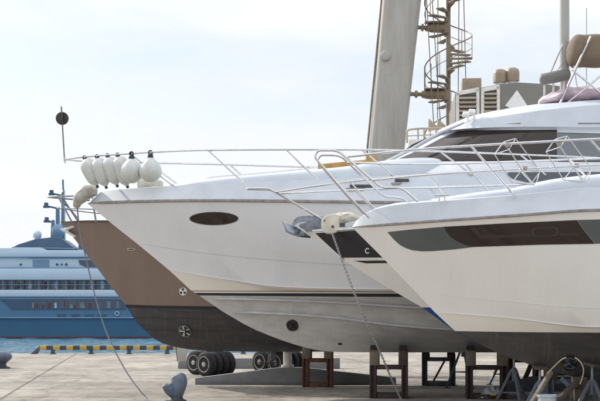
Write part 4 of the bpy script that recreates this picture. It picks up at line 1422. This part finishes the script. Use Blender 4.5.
# ------------------------------------------------------------------ cord looped at the front boat's thruster
mb = MB()
nrm = Vector((0, -0.12, -0.06))
pp = [(548, 373), (555, 365.5), (562, 358.5)]
cord = [FA.mat() @ (FA.loc(x, y, o)) for x, y, o in ((547, 373.5, -0.50), (554, 366.5, -0.75), (561.5, 359.5, -1.0), (566, 357.5, -1.10))]
mb.tube(smooth_path(cord, 6), 0.012, 6)
cord = [FA.mat() @ (FA.loc(x, y, o)) for x, y, o in ((575, 357.5, -1.10), (580.5, 362, -1.05), (583.5, 369, -0.92), (582.5, 377, -0.75), (580, 384, -0.70))]
mb.tube(smooth_path(cord, 6), 0.012, 6)
tag(mb.build('lashing_cord', M['cord']), 'cream cord looped through the round tunnel in the nearest boat', 'cord')


# ------------------------------------------------------------------ supports under the boats
def world_tree(o, fr):
    bm = bmesh.new(); bm.from_mesh(o.data); bmesh.ops.transform(bm, matrix=fr.mat(), verts=bm.verts)
    t = BVHTree.FromBMesh(bm); bm.free()
    return t


WT = {'A': world_tree(hullA, FA), 'B': world_tree(hullB, FB), 'W': world_tree(hullW, FW), 'T': world_tree(hullT, FT)}


def hull_z(k, x, y, default=1.3):
    h, n, _, _ = WT[k].ray_cast(Vector((x, y, -1)), Vector((0, 0, 1)))
    return h.z if h is not None else default


def block_stand(px, Y, w, d, h, key, m, label, wood=(True, True), brace=False):
    """square steel keel stand with timber pads up to the hull"""
    x = P(px, 0, Y).x
    t = thing('boat_stand', label, 'boat stand', (x, Y, 0), -R(5), 'steel stands under the hulls')
    rot = Matrix.Rotation(-R(5), 4, 'Z')
    pw = 0.195
    for sx in (-1, 1):
        for sy in (-1, 1):
            c = Vector((sx * (w / 2 - pw / 2), sy * (d / 2 - pw / 2), 0))
            mb = MB()
            mb.box(c + Vector((-pw / 2 + 0.025, 0, h / 2)), (0.05, pw, h), bev=0.006)
            mb.box(c + Vector((pw / 2 - 0.025, 0, h / 2)), (0.05, pw, h), bev=0.006)
            mb.box(c + Vector((0, 0, h / 2)), (pw - 0.1, 0.03, h - 0.02))
            mb.build('leg', m, t)
    for sy in (-1, 1):
        for z, th in ((0.07, 0.14), (h - 0.06, 0.12)):
            mb = MB(); mb.box((0, sy * (d / 2 - pw / 2), z), (w - 2 * pw, 0.09, th), bev=0.008); mb.build('cross_rail', m, t)
    for sx in (-1, 1):
        for z in (0.06, h - 0.06):
            mb = MB(); mb.box((sx * (w / 2 - pw / 2), 0, z), (0.09, d - 2 * pw, 0.11), bev=0.008); mb.build('side_rail', m, t)
    if brace:
        mb = MB(); mb.bar((-0.2, 0, 0.1), (0.28, 0, h), 0.07); mb.build('brace', m, t)
    for sx in (-1, 1):
        lx = sx * (w / 2 - 0.14)
        zs = []
        for dy in (-d / 2 + 0.02, 0, d / 2 - 0.02):
            for ddx in (-0.13, 0.13):
                q = rot @ Vector((lx + ddx, dy, 0))
                zs.append((hull_z(key, x + q.x, Y + q.y), dy, ddx))
        zmin = min(z for z, _, _ in zs)
        top = max(zmin, h + 0.06)
        hz = {dy: min(z for z, d2, _ in zs if d2 == dy) for dy in (-d / 2 + 0.02, 0, d / 2 - 0.02)}
        mb = MB()
        prof = [(-d / 2 + 0.02, h), (-d / 2 + 0.02, max(h + 0.05, min(hz[-d / 2 + 0.02], h + 0.6) - 0.13)), (0, max(h + 0.05, min(hz[0], h + 0.6) - 0.13)), (d / 2 - 0.02, max(h + 0.05, min(hz[d / 2 - 0.02], h + 0.6) - 0.13)), (d / 2 - 0.02, h)]
        mb.prism([(lx - 0.14, a, b) for a, b in prof], (0.28, 0, 0), bev=0.01)
        b_ = mb.build('timber_block', M['wood'] if wood[0 if sx < 0 else 1] else M['wood_dark'], t)
        mb = MB()
        prof2 = [(-d / 2 - 0.02, prof[1][1]), (-d / 2 - 0.02, prof[1][1] + 0.12), (0, prof[2][1] + 0.12), (d / 2, prof[3][1] + 0.12), (d / 2, prof[3][1]), (0, prof[2][1])]
        mb.prism([(lx - 0.12, a, b) for a, b in prof2], (0.22, 0, 0))
        mb.build('pad', M['pad'], b_)
    return t


block_stand(318, 45.15, 1.03, 0.9, 0.98, 'B', M['rust'], 'rust brown square boat stand beside the grey cradle beam')
block_stand(389, 39.05, 1.14, 0.9, 0.98, 'W', M['dark_rust'], 'dark square boat stand just behind the hanging anchor chain', (True, False))
block_stand(486.5, 38.75, 1.22, 0.9, 0.98, 'W', M['dark_rust'], 'maroon boat stand holding a plastic sheet, under the white yacht', (True, True))
block_stand(438.5, 46.2, 1.18, 0.9, 0.98, 'B', M['slate'], 'slate grey boat stand with a diagonal brace, under the brown yacht', (False, False), brace=True)
block_stand(523, 44.8, 1.1, 0.9, 0.98, 'B', M['rust'], 'brown boat stand far back, below the point where the black hull dips', (True, True))


block_stand(566, 34.4, 1.1, 0.9, 0.80, 'T', M['slate'], 'slate stand half hidden behind the dark timber shore and the looped cord', (False, False))
x0_, x1_ = P(508, 0, 42.5).x, P(650, 0, 42.5).x
t = thing('boat_cradle', 'long dark cradle beam lying on the ground right of the maroon stand', 'cradle', (x0_, 42.5, 0), -R(3), 'grey boat cradles')
mb = MB(); mb.prism([(0, -0.2, 0), (0, -0.2, 0.30), (0.8, -0.2, 0.48), (x1_ - x0_, -0.2, 0.48), (x1_ - x0_, -0.2, 0)], (0, 0.4, 0), bev=0.015); mb.build('beam', M['slate'], t)
for k in (0.55, 1.5, 2.6):
    mb = MB(); mb.bar((k, 0, 0.4), (k + (0.5 if k < 1 else -0.35), 0.1, 1.55), 0.13, bev=0.01); mb.build('prop', M['dark_rust'] if k < 2 else M['slate'], t)


def jack_stand(px, Y, key, m, label, tilt=0.0, h=None, spread=0.55, rz=0.0):
    x = P(px, 0, Y).x
    z = hull_z(key, x, Y, 1.3) if h is None else h
    t = thing('jack_stand', label, 'jack stand', (x, Y, 0), rz, 'tripod jack stands under the hulls')
    hub = z - 0.42
    for k in range(3):
        a = 2 * PI * k / 3 + 0.5
        d = Vector((math.cos(a), math.sin(a), 0))
        mb = MB(); mb.bar(d * spread + Vector((0, 0, 0.03)), d * 0.05 + Vector((0, 0, hub)), 0.075, bev=0.008)
        mb.box(d * spread + Vector((0, 0, 0.015)), (0.16, 0.16, 0.03))
        mb.build('leg', m, t)
    for k in range(3):
        a, b = 2 * PI * k / 3 + 0.5, 2 * PI * (k + 1) / 3 + 0.5
        mb = MB()
        f = 0.62
        mb.tube([Vector((math.cos(a) * spread * f, math.sin(a) * spread * f, hub * (1 - f) + 0.03)), Vector((math.cos(b) * spread * f, math.sin(b) * spread * f, hub * (1 - f) + 0.03))], 0.02, 6)
        mb.build('stretcher', m, t)
    mb = MB(); mb.tube([(0, 0, hub - 0.3), (0, 0, hub + 0.05)], 0.06, 12); mb.build('sleeve', m, t)
    mb = MB(); mb.tube([(0, 0, hub), (0, 0, z - 0.07)], 0.028, 10); mb.build('screw', M['galv'], t)
    mb = MB(); mb.box((0, 0, z - 0.06), (0.30, 0.30, 0.06), Matrix.Rotation(R(tilt), 4, 'X'), bev=0.01); mb.build('pad', M['wood_dark'], t)
    return t


jack_stand(540, 29.55, 'A', M['blue_steel'], 'blue-grey tripod jack stand under the nearest hull, beside the pale bucket', 12)
jack_stand(592, 29.0, 'A', M['slate'], 'dark tripod jack stand under the nearest hull, close to the looped cord', 14, rz=0.7)
jack_stand(463, 44.2, 'B', M['slate'], 'dark tripod jack stand between the slate and the maroon stands', 0, rz=0.4)
jack_stand(503, 46.5, 'B', M['blue_steel'], 'far blue tripod jack stand seen through and beside the maroon stand', 0, rz=0.9)
jack_stand(514, 34.4, 'T', M['slate'], 'dark jack stand under the boat with the blue bottom', 0, rz=0.2)


# crossed timber shore and keel blocks of the front boat
def timber(px0, py0, px1, py1, Y0, Y1, wdt, m, label):
    a, b = P(px0, py0, Y0), P(px1, py1, Y1)
    d = b - a
    a2 = a - d * (a.z / d.z)
    mb = MB(); mb.bar(a2 + Vector((0, 0, 0.02)), b, wdt, wdt * 0.8, bev=0.008)
    return tag(mb.build('timber_shore', m, loc=a2), label, 'timber shore', 'timber shores under the nearest hull')


timber(538, 393, 551, 371.5, 29.2, 29.4, 0.11, M['wood'], 'pale leaning timber shore left of the bucket, rising to the black hull')
timber(560, 398, 582, 377.8, 28.9, 29.3, 0.13, M['wood_dark'], 'dark leaning timber shore crossing below the looped cord')
timber(581, 398, 562, 378, 29.35, 29.6, 0.11, M['blue_steel'], 'blue-grey leaning shore behind the dark timber shore')
x = P(578, 0, 29.6).x
t = thing('keel_block', 'brown stack of timber blocks under the keel of the nearest boat', 'keel block', (x, 29.6, 0), -R(5))
zk = hull_z('A', x, 29.6, 0.9)
nb = 4
for k in range(nb):
    hh = zk / nb
    mb = MB(); mb.box((random.uniform(-0.02, 0.02), 0, hh * (k + 0.5)), ((0.26, 0.30)[k % 2], (0.8, 0.7)[k % 2], hh - 0.006), random.uniform(-0.03, 0.03), bev=0.01)
    mb.build('timber_block', M['wood_dark'], t)
x = P(547, 0, 28.8).x
t = thing('bucket', 'pale blue plastic bucket standing under the nearest hull', 'bucket', (x, 28.8, 0))
z = P(0, 394.6, 28.8).z
mb = MB(); mb.lathe([(0.0, 0.0), (0.17, 0.0), (0.21, z), (0.225, z), (0.225, z - 0.04), (0.2, z - 0.02), (0.165, 0.02), (0.0, 0.02)], (0, 0, 0), res=28); mb.build('tub', M['bucket'], t)
mb = MB(); mb.tube([Vector((0.225 * math.cos(a), -0.06 * math.sin(a) - 0.02, z - 0.03 - 0.16 * math.sin(a))) for a in (PI * k / 12 for k in range(13))], 0.008, 6); mb.build('handle', M['galv'], t)

# plastic sheet inside the maroon stand
x, Y = P(492, 0, 38.6).x, 38.6
mb = MB()
rows = []
for i in range(14):
    rr = []
    for j in range(10):
        uu, vv = i / 13 - 0.5, j / 9 - 0.5
        hgt = 0.30 * max(0, 1 - (2 * abs(uu))**2) * max(0, 1 - (2 * abs(vv))**2) + 0.05 * random.random()
        rr.append(Vector((uu * 0.86, vv * 0.5, 0.02 + hgt * (0.7 + 0.5 * random.random()))))
    rows.append(rr)
mb.grid(rows)
tag(mb.build('plastic_sheet', M['bag'], loc=(0, 0, 0), angle=20), 'crumpled clear plastic sheet on the ground inside the maroon stand', 'plastic sheet').location = (x, Y, 0.0)
mb = MB(); q = P(493.5, 394.5, 38.2)
mb.box((0, 0, 0), (0.17, 0.015, 0.05)); o = mb.build('tag_plate', M['tag']); o.location = (q.x, 38.24, q.z)
tag(o, 'small yellow tag on the bottom rail of the maroon stand', 'tag')

# ------------------------------------------------------------------ grey cradles under the brown yacht
Y = 46.55
base = P(195, 384, Y)
t = thing('boat_cradle', 'long low grey cradle beam with a silver ram under the brown yacht', 'cradle', (base.x, Y, 0), 0, 'grey boat cradles')
g = lambda px, py: Vector((P(px, py, Y).x - base.x, 0, max(0, P(px, py, Y).z)))
mb = MB(); mb.prism([g(195, 385), g(195, 378), g(281, 367.4), g(306, 367.6), g(335, 371), g(396, 377.5), g(396, 385)], (0, 0.5, 0), bev=0.015); mb.build('beam', M['cradle'], t)
mb = MB(); c0 = g(287.5, 367); zt_ = hull_z('B', base.x + c0.x, Y + 0.25, 1.2)
mb.tube([c0 + Vector((0, 0.25, -0.05)), Vector((c0.x, 0.25, zt_ + 0.02))], 0.155, 18); mb.lathe([(0.23, c0.z - 0.02), (0.23, c0.z + 0.07)], (c0.x, 0.25, 0), res=20); mb.build('ram', M['cream_frame'], t)
mb = MB(); c1 = g(270, 366)
for k in range(3):
    mb.box(c1 + Vector((k * 0.22 - 0.3, 0.15, 0.06)), (0.08, 0.1, 0.14))
mb.tube([c1 + Vector((-0.4, 0.15, 0.12)), c1 + Vector((0.25, 0.15, 0.12))], 0.03)
mb.build('latch', M['trim_dark'], t)
Y = 60.5
base = P(178, 366.5, Y)
t = thing('boat_cradle', 'short pale-topped cradle beam with an upright fin, behind the truck wheels', 'cradle', (base.x, Y, 0), 0, 'grey boat cradles')
g = lambda px, py: Vector((P(px, py, Y).x - base.x, 0, max(0, P(px, py, Y).z)))
mb = MB(); mb.prism([g(178, 369), g(178, 362), g(205, 358.5), g(340, 358), g(340, 369)], (0, 0.5, 0), bev=0.02); mb.build('beam', M['cradle'], t)
mb = MB(); mb.prism([g(175.5, 346), g(188.5, 347), g(185.5, 361.5), g(177, 361.5)], (0, 0.12, 0), bev=0.01); mb.prism([g(175.5, 346), g(176.5, 346), g(177.5, 361.5), g(177, 361.5)], (0, 0.4, 0)); mb.build('fin', M['leg_paint'], t)

# ------------------------------------------------------------------ boat hoist: leg, sill beam, wheels, spiral stair
YG = 54.0
g = lambda px, py, dy=0.0: P(px, py, YG + dy)
hoist = thing('boat_hoist', 'huge grey leaning hoist leg on rubber tyres, rising behind the yachts', 'boat hoist', (P(386, 0, YG).x, YG, 0))
ho = Vector(hoist.location)
L_ = lambda v: Vector(v) - ho
mb = MB()
rows = []
for z in (2.1, 4, 6, 8, 9.26, 12, 15.58, 18, 21):
    xc = 3.594 + (z - 9.26) * 0.0986
    hw = 0.735 + (z - 9.26) * 0.0125
    hd = 0.55
    rr = []
    for k in range(36):
        a = 2 * PI * k / 36
        ca, sa = math.cos(a), math.sin(a)
        rr.append(L_((xc + hw * math.copysign(abs(ca)**0.8, ca), YG + hd * math.copysign(abs(sa)**0.62, sa), z)))
    rows.append(rr)
V = mb.grid(rows, close=True); mb.face(V[0]); mb.face(V[-1])
mb.build('leg', M['leg_paint'], hoist, angle=50)
mb = MB()
mb.tube([L_(g(383.2, -60, -0.1)), L_(g(381.6, 0, -0.1)), L_(g(367, 152, -0.1)), L_(g(352, 318, -0.1))], 0.045)
mb.build('cable_pipe', M['tan_steel'], hoist)
mb = MB(); q = L_(g(385.5, 56, -0.52))
mb.lathe([(0.0, 0), (0.22, 0), (0.22, 0.05), (0.17, 0.10), (0, 0.12)], q, (0, -1, 0), 24); mb.build('bolt_cap', M['leg_paint'], hoist)
mb = MB(); mb.box(L_((4.2, YG, 1.82)), (17.0, 0.9, 0.9), bev=0.05); mb.build('sill_beam', M['leg_paint'], hoist)
mb = MB()
for z in (17.4, 5):
    xc = 3.594 + (z - 9.26) * 0.0986
    mb.box(L_((xc, YG, z)), (1.66 + (z - 9) * 0.02, 1.16, 0.02))
mb.build('weld_seam', M['leg_paint'], hoist)


def wheel(px, Y, r, rz, hub=True):
    x = P(px, 0, Y).x
    ax = Vector((math.sin(rz), -math.cos(rz), 0))
    o = L_((x, Y, r))
    mb = MB()
    wdt = 0.30
    mb.lathe([(r * 0.56, -wdt / 2), (r * 0.8, -wdt / 2 - 0.01), (r * 0.94, -wdt / 2 + 0.02), (r, -wdt / 2 + 0.06), (r, wdt / 2 - 0.06), (r * 0.94, wdt / 2 - 0.02), (r * 0.8, wdt / 2 + 0.01), (r * 0.56, wdt / 2)], o, ax, 36)
    tw_ = mb.build('tyre', M['tyre'], hoist)
    mb = MB()
    mb.lathe([(r * 0.66, wdt / 2 - 0.02), (r * 0.66, wdt / 2 + 0.02), (r * 0.60, wdt / 2 + 0.015), (r * 0.55, wdt / 2 - 0.03), (r * 0.24, wdt / 2 - 0.05), (r * 0.2, wdt / 2 + 0.02), (r * 0.1, wdt / 2 + 0.03), (0, wdt / 2 + 0.03)], o, ax, 28)
    q = ax.to_track_quat('Z', 'Y')
    for k in range(8):
        a = 2 * PI * k / 8
        mb.lathe([(0.022, 0), (0.022, 0.05)], o + q @ Vector((r * 0.33 * math.cos(a), r * 0.33 * math.sin(a), wdt / 2 - 0.09)), ax, 6)
    mb.build('rim', M['rim'], tw_)


ax_ = Vector((math.sin(R(43)), math.cos(R(43)), 0))
for px, Y in ((206.5, 52.6), (196, 54.6), (277.5, 54.2), (262, 55.6), (556, 53.4), (574, 53.9)):
    for dd in (0, 0.35, 0.72, 1.07):
        q = Vector((P(px, 0, Y).x, Y, 0)) + ax_ * dd
        wheel(300 + q.x * F / q.y, q.y, 0.50, R(-43))
for px in (215, 279, 560):
    mb = MB()
    mb.box(L_((P(px, 0, YG + 0.3).x, YG + 0.3, 1.0)), (0.7, 0.5, 0.8), bev=0.03)
    mb.build('bogie', M['slate'], hoist)

# spiral stair bolted to the leg
PXs = 448.3
sx_ = P(PXs, 0, YG).x
stair = thing('spiral_stair', 'tan open spiral staircase bolted beside the leaning grey hoist leg', 'staircase', (sx_, YG, 2.27))
so_ = Vector(stair.location)
S_ = lambda v: Vector(v) - so_
mb = MB(); mb.tube([S_((sx_, YG, 2.27)), S_((sx_, YG, 21))], 0.095, 14); mb.build('pole', M['tan_steel'], stair)
th = lambda z: 2 * PI * (z - 13.15) / 2.75
ztop = 20.5
nst = 0
z = 7.6
rad = 0.98
while z < ztop:
    a = th(z)
    if nst < 95:
        mb = MB()
        i0, i1 = 0.085, rad
        ht, hw0, hw1 = 0.05, 0.07, 0.16
        d = Vector((math.cos(a), math.sin(a), 0)); n_ = Vector((-math.sin(a), math.cos(a), 0))
        c0 = S_((sx_, YG, z))
        mb.prism([c0 + d * i0 - n_ * hw0, c0 + d * i1 - n_ * hw1, c0 + d * i1 + n_ * hw1, c0 + d * i0 + n_ * hw0], (0, 0, ht))
        mb.box(c0 + d * (i0 + 0.02) + Vector((0, 0, -0.03)), (0.12, 0.14, 0.14), a)
        mb.build('tread', M['tan_steel'], stair)
        nst += 1
    z += 0.2115
mb = MB()
for rr_, dz, rt in ((rad, 0.98, 0.026), (rad, 0.5, 0.014)):
    n = 180
    mb.tube([S_((sx_ + rr_ * math.cos(th(zz)), YG + rr_ * math.sin(th(zz)), zz + dz)) for zz in (7.6 + (ztop - 7.6) * k / n for k in range(n + 1))], rt, 6)
mb.build('handrail', M['tan_steel'], stair)
mb = MB()
z = 7.6
while z < ztop:
    a = th(z); c0 = S_((sx_ + rad * math.cos(a), YG + rad * math.sin(a), z))
    mb.tube([c0, c0 + Vector((0, 0, 0.98))], 0.015, 5)
    z += 0.2115 * 2
mb.build('baluster', M['tan_steel'], stair)
for py in (27.5, 94):
    A, B = S_(g(416 if py < 50 else 408, py, 0)), S_(g(447, py + 1, 0))
    mb = MB()
    m1, m2 = A.lerp(B, 0.35), A.lerp(B, 0.5)
    mb.tube([A, m1], 0.085, 12)
    mb.tube([A.lerp(B, 0.18), A.lerp(B, 0.24)], 0.15, 14)
    mb.tube([m1, m2, A.lerp(B, 0.85), B + Vector((0.05, 0, 0))], [0.14, 0.19, 0.19, 0.14], 14)
    mb.tube([B + Vector((-0.04, 0, -0.22)), B + Vector((-0.04, 0, 0.2))], 0.16, 14)
    br = mb.build('bracket_arm', M['tan_steel'], stair)
    mb = MB()
    mb.box(A.lerp(B, 0.62) + Vector((0.1, 0.1, 0.22)), (0.75, 0.7, 0.04))
    mb.build('landing', M['tan_steel'], stair)
mb = MB()
for xa, ya, xb, yb in ((426, -10, 434, 130), (431.5, -10, 441, 132), (438, -10, 437.5, 120), (425.5, -5, 425.5, 28), (424.5, 66, 424.5, 94), (431, 64, 431, 94), (459, -10, 458, 128), (463.5, -10, 466.5, 110)):
    mb.tube([S_(g(xa, ya, -0.3)), S_(g(xb, yb, -0.3))], 0.02, 5)
mb.build('cage_wire', M['tan_steel'], stair)

# ------------------------------------------------------------------ ship across the water
YS = 203.0
ship = thing('ship', 'large blue multi-deck ship moored across the water', 'ship', (P(90, 0, YS).x, YS, -1.05))
shO = Vector(ship.location)
s = lambda px, py, d=0.0: Vector(((px - CX) * YS / F, YS + d, H - (py - HZ) * YS / F)) - shO


def sprism(name, poly, d0, depth, m, parent=None, bev=0.05):
    mb = MB(); mb.prism([s(x, y, d0) for x, y in poly], (0, depth, 0), bev=bev)
    return mb.build(name, m, parent or ship)


XL, XR = -75, 235
# hull in plan: pointed at the bow (outside the frame), square stern
mb = MB()
rows = []
for py, ins in ((296.5, 0), (317.4, 0.15), (337.4, 0.9), (345, 1.6)):
    pl = [(XL - 40 + ins * 6, 6)] + [(XL, ins), (XR, ins), (XR, 12 - ins), (XL, 12 - ins)]
    rows.append([s(px, py, d) for px, d in pl])
V = mb.grid(rows, close=True); mb.face(V[0]); mb.face(V[-1])
mb.build('hull', M['sea_hull'], ship, smooth=False)
sprism('rubbing_strake', [(XL, 317), (XR, 317), (XR, 318.4), (XL, 318.4)], -0.12, 0.3, M['sea_mid'], bev=0.03)
sprism('boot_line', [(XL, 336.3), (XR, 336.3), (XR, 337.8), (XL, 337.8)], 0.80, 0.3, M['boot'], bev=0)
for x in (57, 71, 85, 98):
    sprism('hull_slot', [(x, 314.2), (x + 8.5, 314.2), (x + 8.5, 315.8), (x, 315.8)], -0.04, 0.1, M['sea_roof'], bev=0)
mb = MB(); q = s(117, 313.5, -0.05)
mb.tube([q + Vector((0.3 * math.cos(a), 0, 0.3 * math.sin(a))) for a in (2 * PI * k / 18 for k in range(18))], 0.10, 6, closed=True); mb.build('mooring_port', M['sea_pale'], ship)
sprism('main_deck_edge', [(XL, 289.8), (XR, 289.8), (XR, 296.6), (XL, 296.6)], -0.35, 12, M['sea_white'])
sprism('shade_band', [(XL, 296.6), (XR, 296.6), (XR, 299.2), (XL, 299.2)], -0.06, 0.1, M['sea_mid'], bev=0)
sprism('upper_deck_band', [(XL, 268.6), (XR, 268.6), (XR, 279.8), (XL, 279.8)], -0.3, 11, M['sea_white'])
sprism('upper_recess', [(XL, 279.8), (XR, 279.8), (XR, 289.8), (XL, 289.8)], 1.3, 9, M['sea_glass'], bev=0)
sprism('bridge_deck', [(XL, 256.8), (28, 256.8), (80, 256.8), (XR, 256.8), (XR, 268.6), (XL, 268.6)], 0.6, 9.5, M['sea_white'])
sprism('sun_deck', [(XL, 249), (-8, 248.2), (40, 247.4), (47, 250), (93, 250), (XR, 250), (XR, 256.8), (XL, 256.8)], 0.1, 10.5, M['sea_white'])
sprism('deck_line', [(28, 256.8), (XR, 256.8), (XR, 257.9), (28, 257.9)], 0.35, 0.3, M['sea_mid'], bev=0)
sprism('deck_line', [(XL, 267.3), (XR, 267.3), (XR, 268.6), (XL, 268.6)], -0.02, 0.3, M['sea_mid'], bev=0)
sprism('grey_panel', [(32, 259.6), (48.5, 259.6), (48.5, 267), (32, 267)], 0.52, 0.1, M['sea_mid'], bev=0)
for x, w_ in ((56.5, 1.3), (61, 1.0), (65.6, 1.3), (20, 1.1)):
    sprism('round_port', ellipse(x, 264.3, w_, w_, 16), 0.5, 0.1, M['sea_roof'], bev=0)
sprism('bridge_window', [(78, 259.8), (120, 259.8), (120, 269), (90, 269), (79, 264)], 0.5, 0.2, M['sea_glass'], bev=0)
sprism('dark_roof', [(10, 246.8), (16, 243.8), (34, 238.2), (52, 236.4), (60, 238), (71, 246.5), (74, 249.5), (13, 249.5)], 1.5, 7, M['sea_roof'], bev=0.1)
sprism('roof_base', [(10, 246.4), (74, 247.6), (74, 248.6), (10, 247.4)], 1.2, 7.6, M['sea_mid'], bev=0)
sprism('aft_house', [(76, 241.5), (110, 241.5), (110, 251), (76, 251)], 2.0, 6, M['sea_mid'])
sprism('aft_house_window', [(77, 243), (88, 243), (88, 248), (77, 248)], 1.95, 0.1, M['sea_glass'], bev=0)
rnd = random.Random(3)
pal = [M['sea_glass'], M['sea_glass'], M['sea_blind'], M['sea_red'], M['sea_glass'], M['sea_pale'], M['sea_blind']]
for band, (ya, yb, xs, d0) in enumerate(((280.6, 288.6, [-36, -24, -12, 0, 12, 24, 36, 48.6, 59, 68, 77.5, 87, 96.5, 106, 116], 1.22), (300.6, 308.4, [31.5, 40.5, 47.5, 54, 60, 69, 78, 87, 96, 105, 114, 123], -0.05))):
    for i in range(len(xs) - 1):
        a, b = xs[i], xs[i + 1] - (1.2 if band == 0 else 2.0)
        wv = sprism('window', [(a, ya), (b, ya), (b, yb), (a, yb)], d0, 0.12, M['sea_glass'], bev=0)
        nmul = rnd.randint(1, 3)
        for _ in range(nmul):
            c0 = a + rnd.random() * (b - a) * 0.6
            c1 = min(b - 0.2, c0 + rnd.uniform(1.2, 4.0))
            y0 = ya + rnd.uniform(0.3, 4.5)
            sprism('curtain', [(c0, y0), (c1, y0), (c1, yb - 0.2), (c0, yb - 0.2)], d0 - 0.03 - 0.01 * _, 0.02, pal[rnd.randint(2, 6)] if rnd.random() < 0.75 else pal[3], wv, bev=0)
mb = MB()
mb.prism([s(x, y, -0.04) for x, y in ((0, 299.6), (126, 299.6), (126, 309.2), (12, 309.2))], (0, 0.05, 0)); mb.build('window_band', M['sea_roof'], ship)
mb = MB()
for x in [-60 + 9 * k for k in range(22)]:
    mb.tube([s(x, 279.8, -0.1), s(x, 290, -0.1)], 0.06, 5)
mb.tube([s(XL, 284.8, -0.15), s(XR, 284.8, -0.15)], 0.05, 5)
mb.build('deck_rail', M['sea_mid'], ship)
for px, py, r_ in ((30.8, 232.6, 4.4), (52.3, 228.2, 6.6)):
    c0 = s(px, py, 5); rr_ = r_ * YS / F
    mb = MB(); mb.lathe([(rr_ * 0.55, -rr_ * 1.5), (rr_ * 0.6, -rr_ * 1.0), (rr_ * 0.95, -rr_ * 0.6)] + [(rr_ * math.cos(a), rr_ * math.sin(a)) for a in (PI / 2 * k / 8 for k in range(9))], c0, res=26); mb.build('radome', M['sea_white'] if r_ < 5 else M['sea_mid'], ship, angle=60)
mb = MB()
mb.prism([s(54.8, 240, 5), s(55.6, 190, 5), s(58.2, 186.5, 5), s(59.0, 240, 5)], (0, 0.9, 0))
mb.prism([s(49.2, 240, 5.2), s(49.5, 205, 5.2), s(53, 204, 5.2), s(53.4, 240, 5.2)], (0, 0.7, 0))
mb.prism([s(44, 240, 5.2), s(45, 217.5, 5.2), s(48, 217.5, 5.2), s(48.5, 240, 5.2)], (0, 0.7, 0))
mb.tube([s(57, 187, 5.4), s(56.6, 176, 5.4)], 0.16, 6)
mb.tube([s(57, 180, 5.4), s(56, 180.5, 5.4)], 0.2, 6)
mst = mb.build('mast', M['sea_hull'], ship)
mb = MB()
for xa, ya, xb in ((45, 190.6, 57), (39.5, 203.5, 51), (40, 218.5, 47)):
    mb.tube([s(xb, ya + 2, 5.4), s(xa + 2, ya, 5.4)], 0.16, 6)
    mb.box(s(xa, ya - 1.6, 5.4), (0.6, 0.4, 0.7)); mb.box(s(xa, ya + 0.4, 5.4), (0.9, 0.5, 0.35))
mb.tube([s(57, 200, 5.4), s(64, 206, 5.4), s(72, 216, 5.4)], 0.12, 6)
mb.build('antenna_arm', M['sea_roof'], mst)
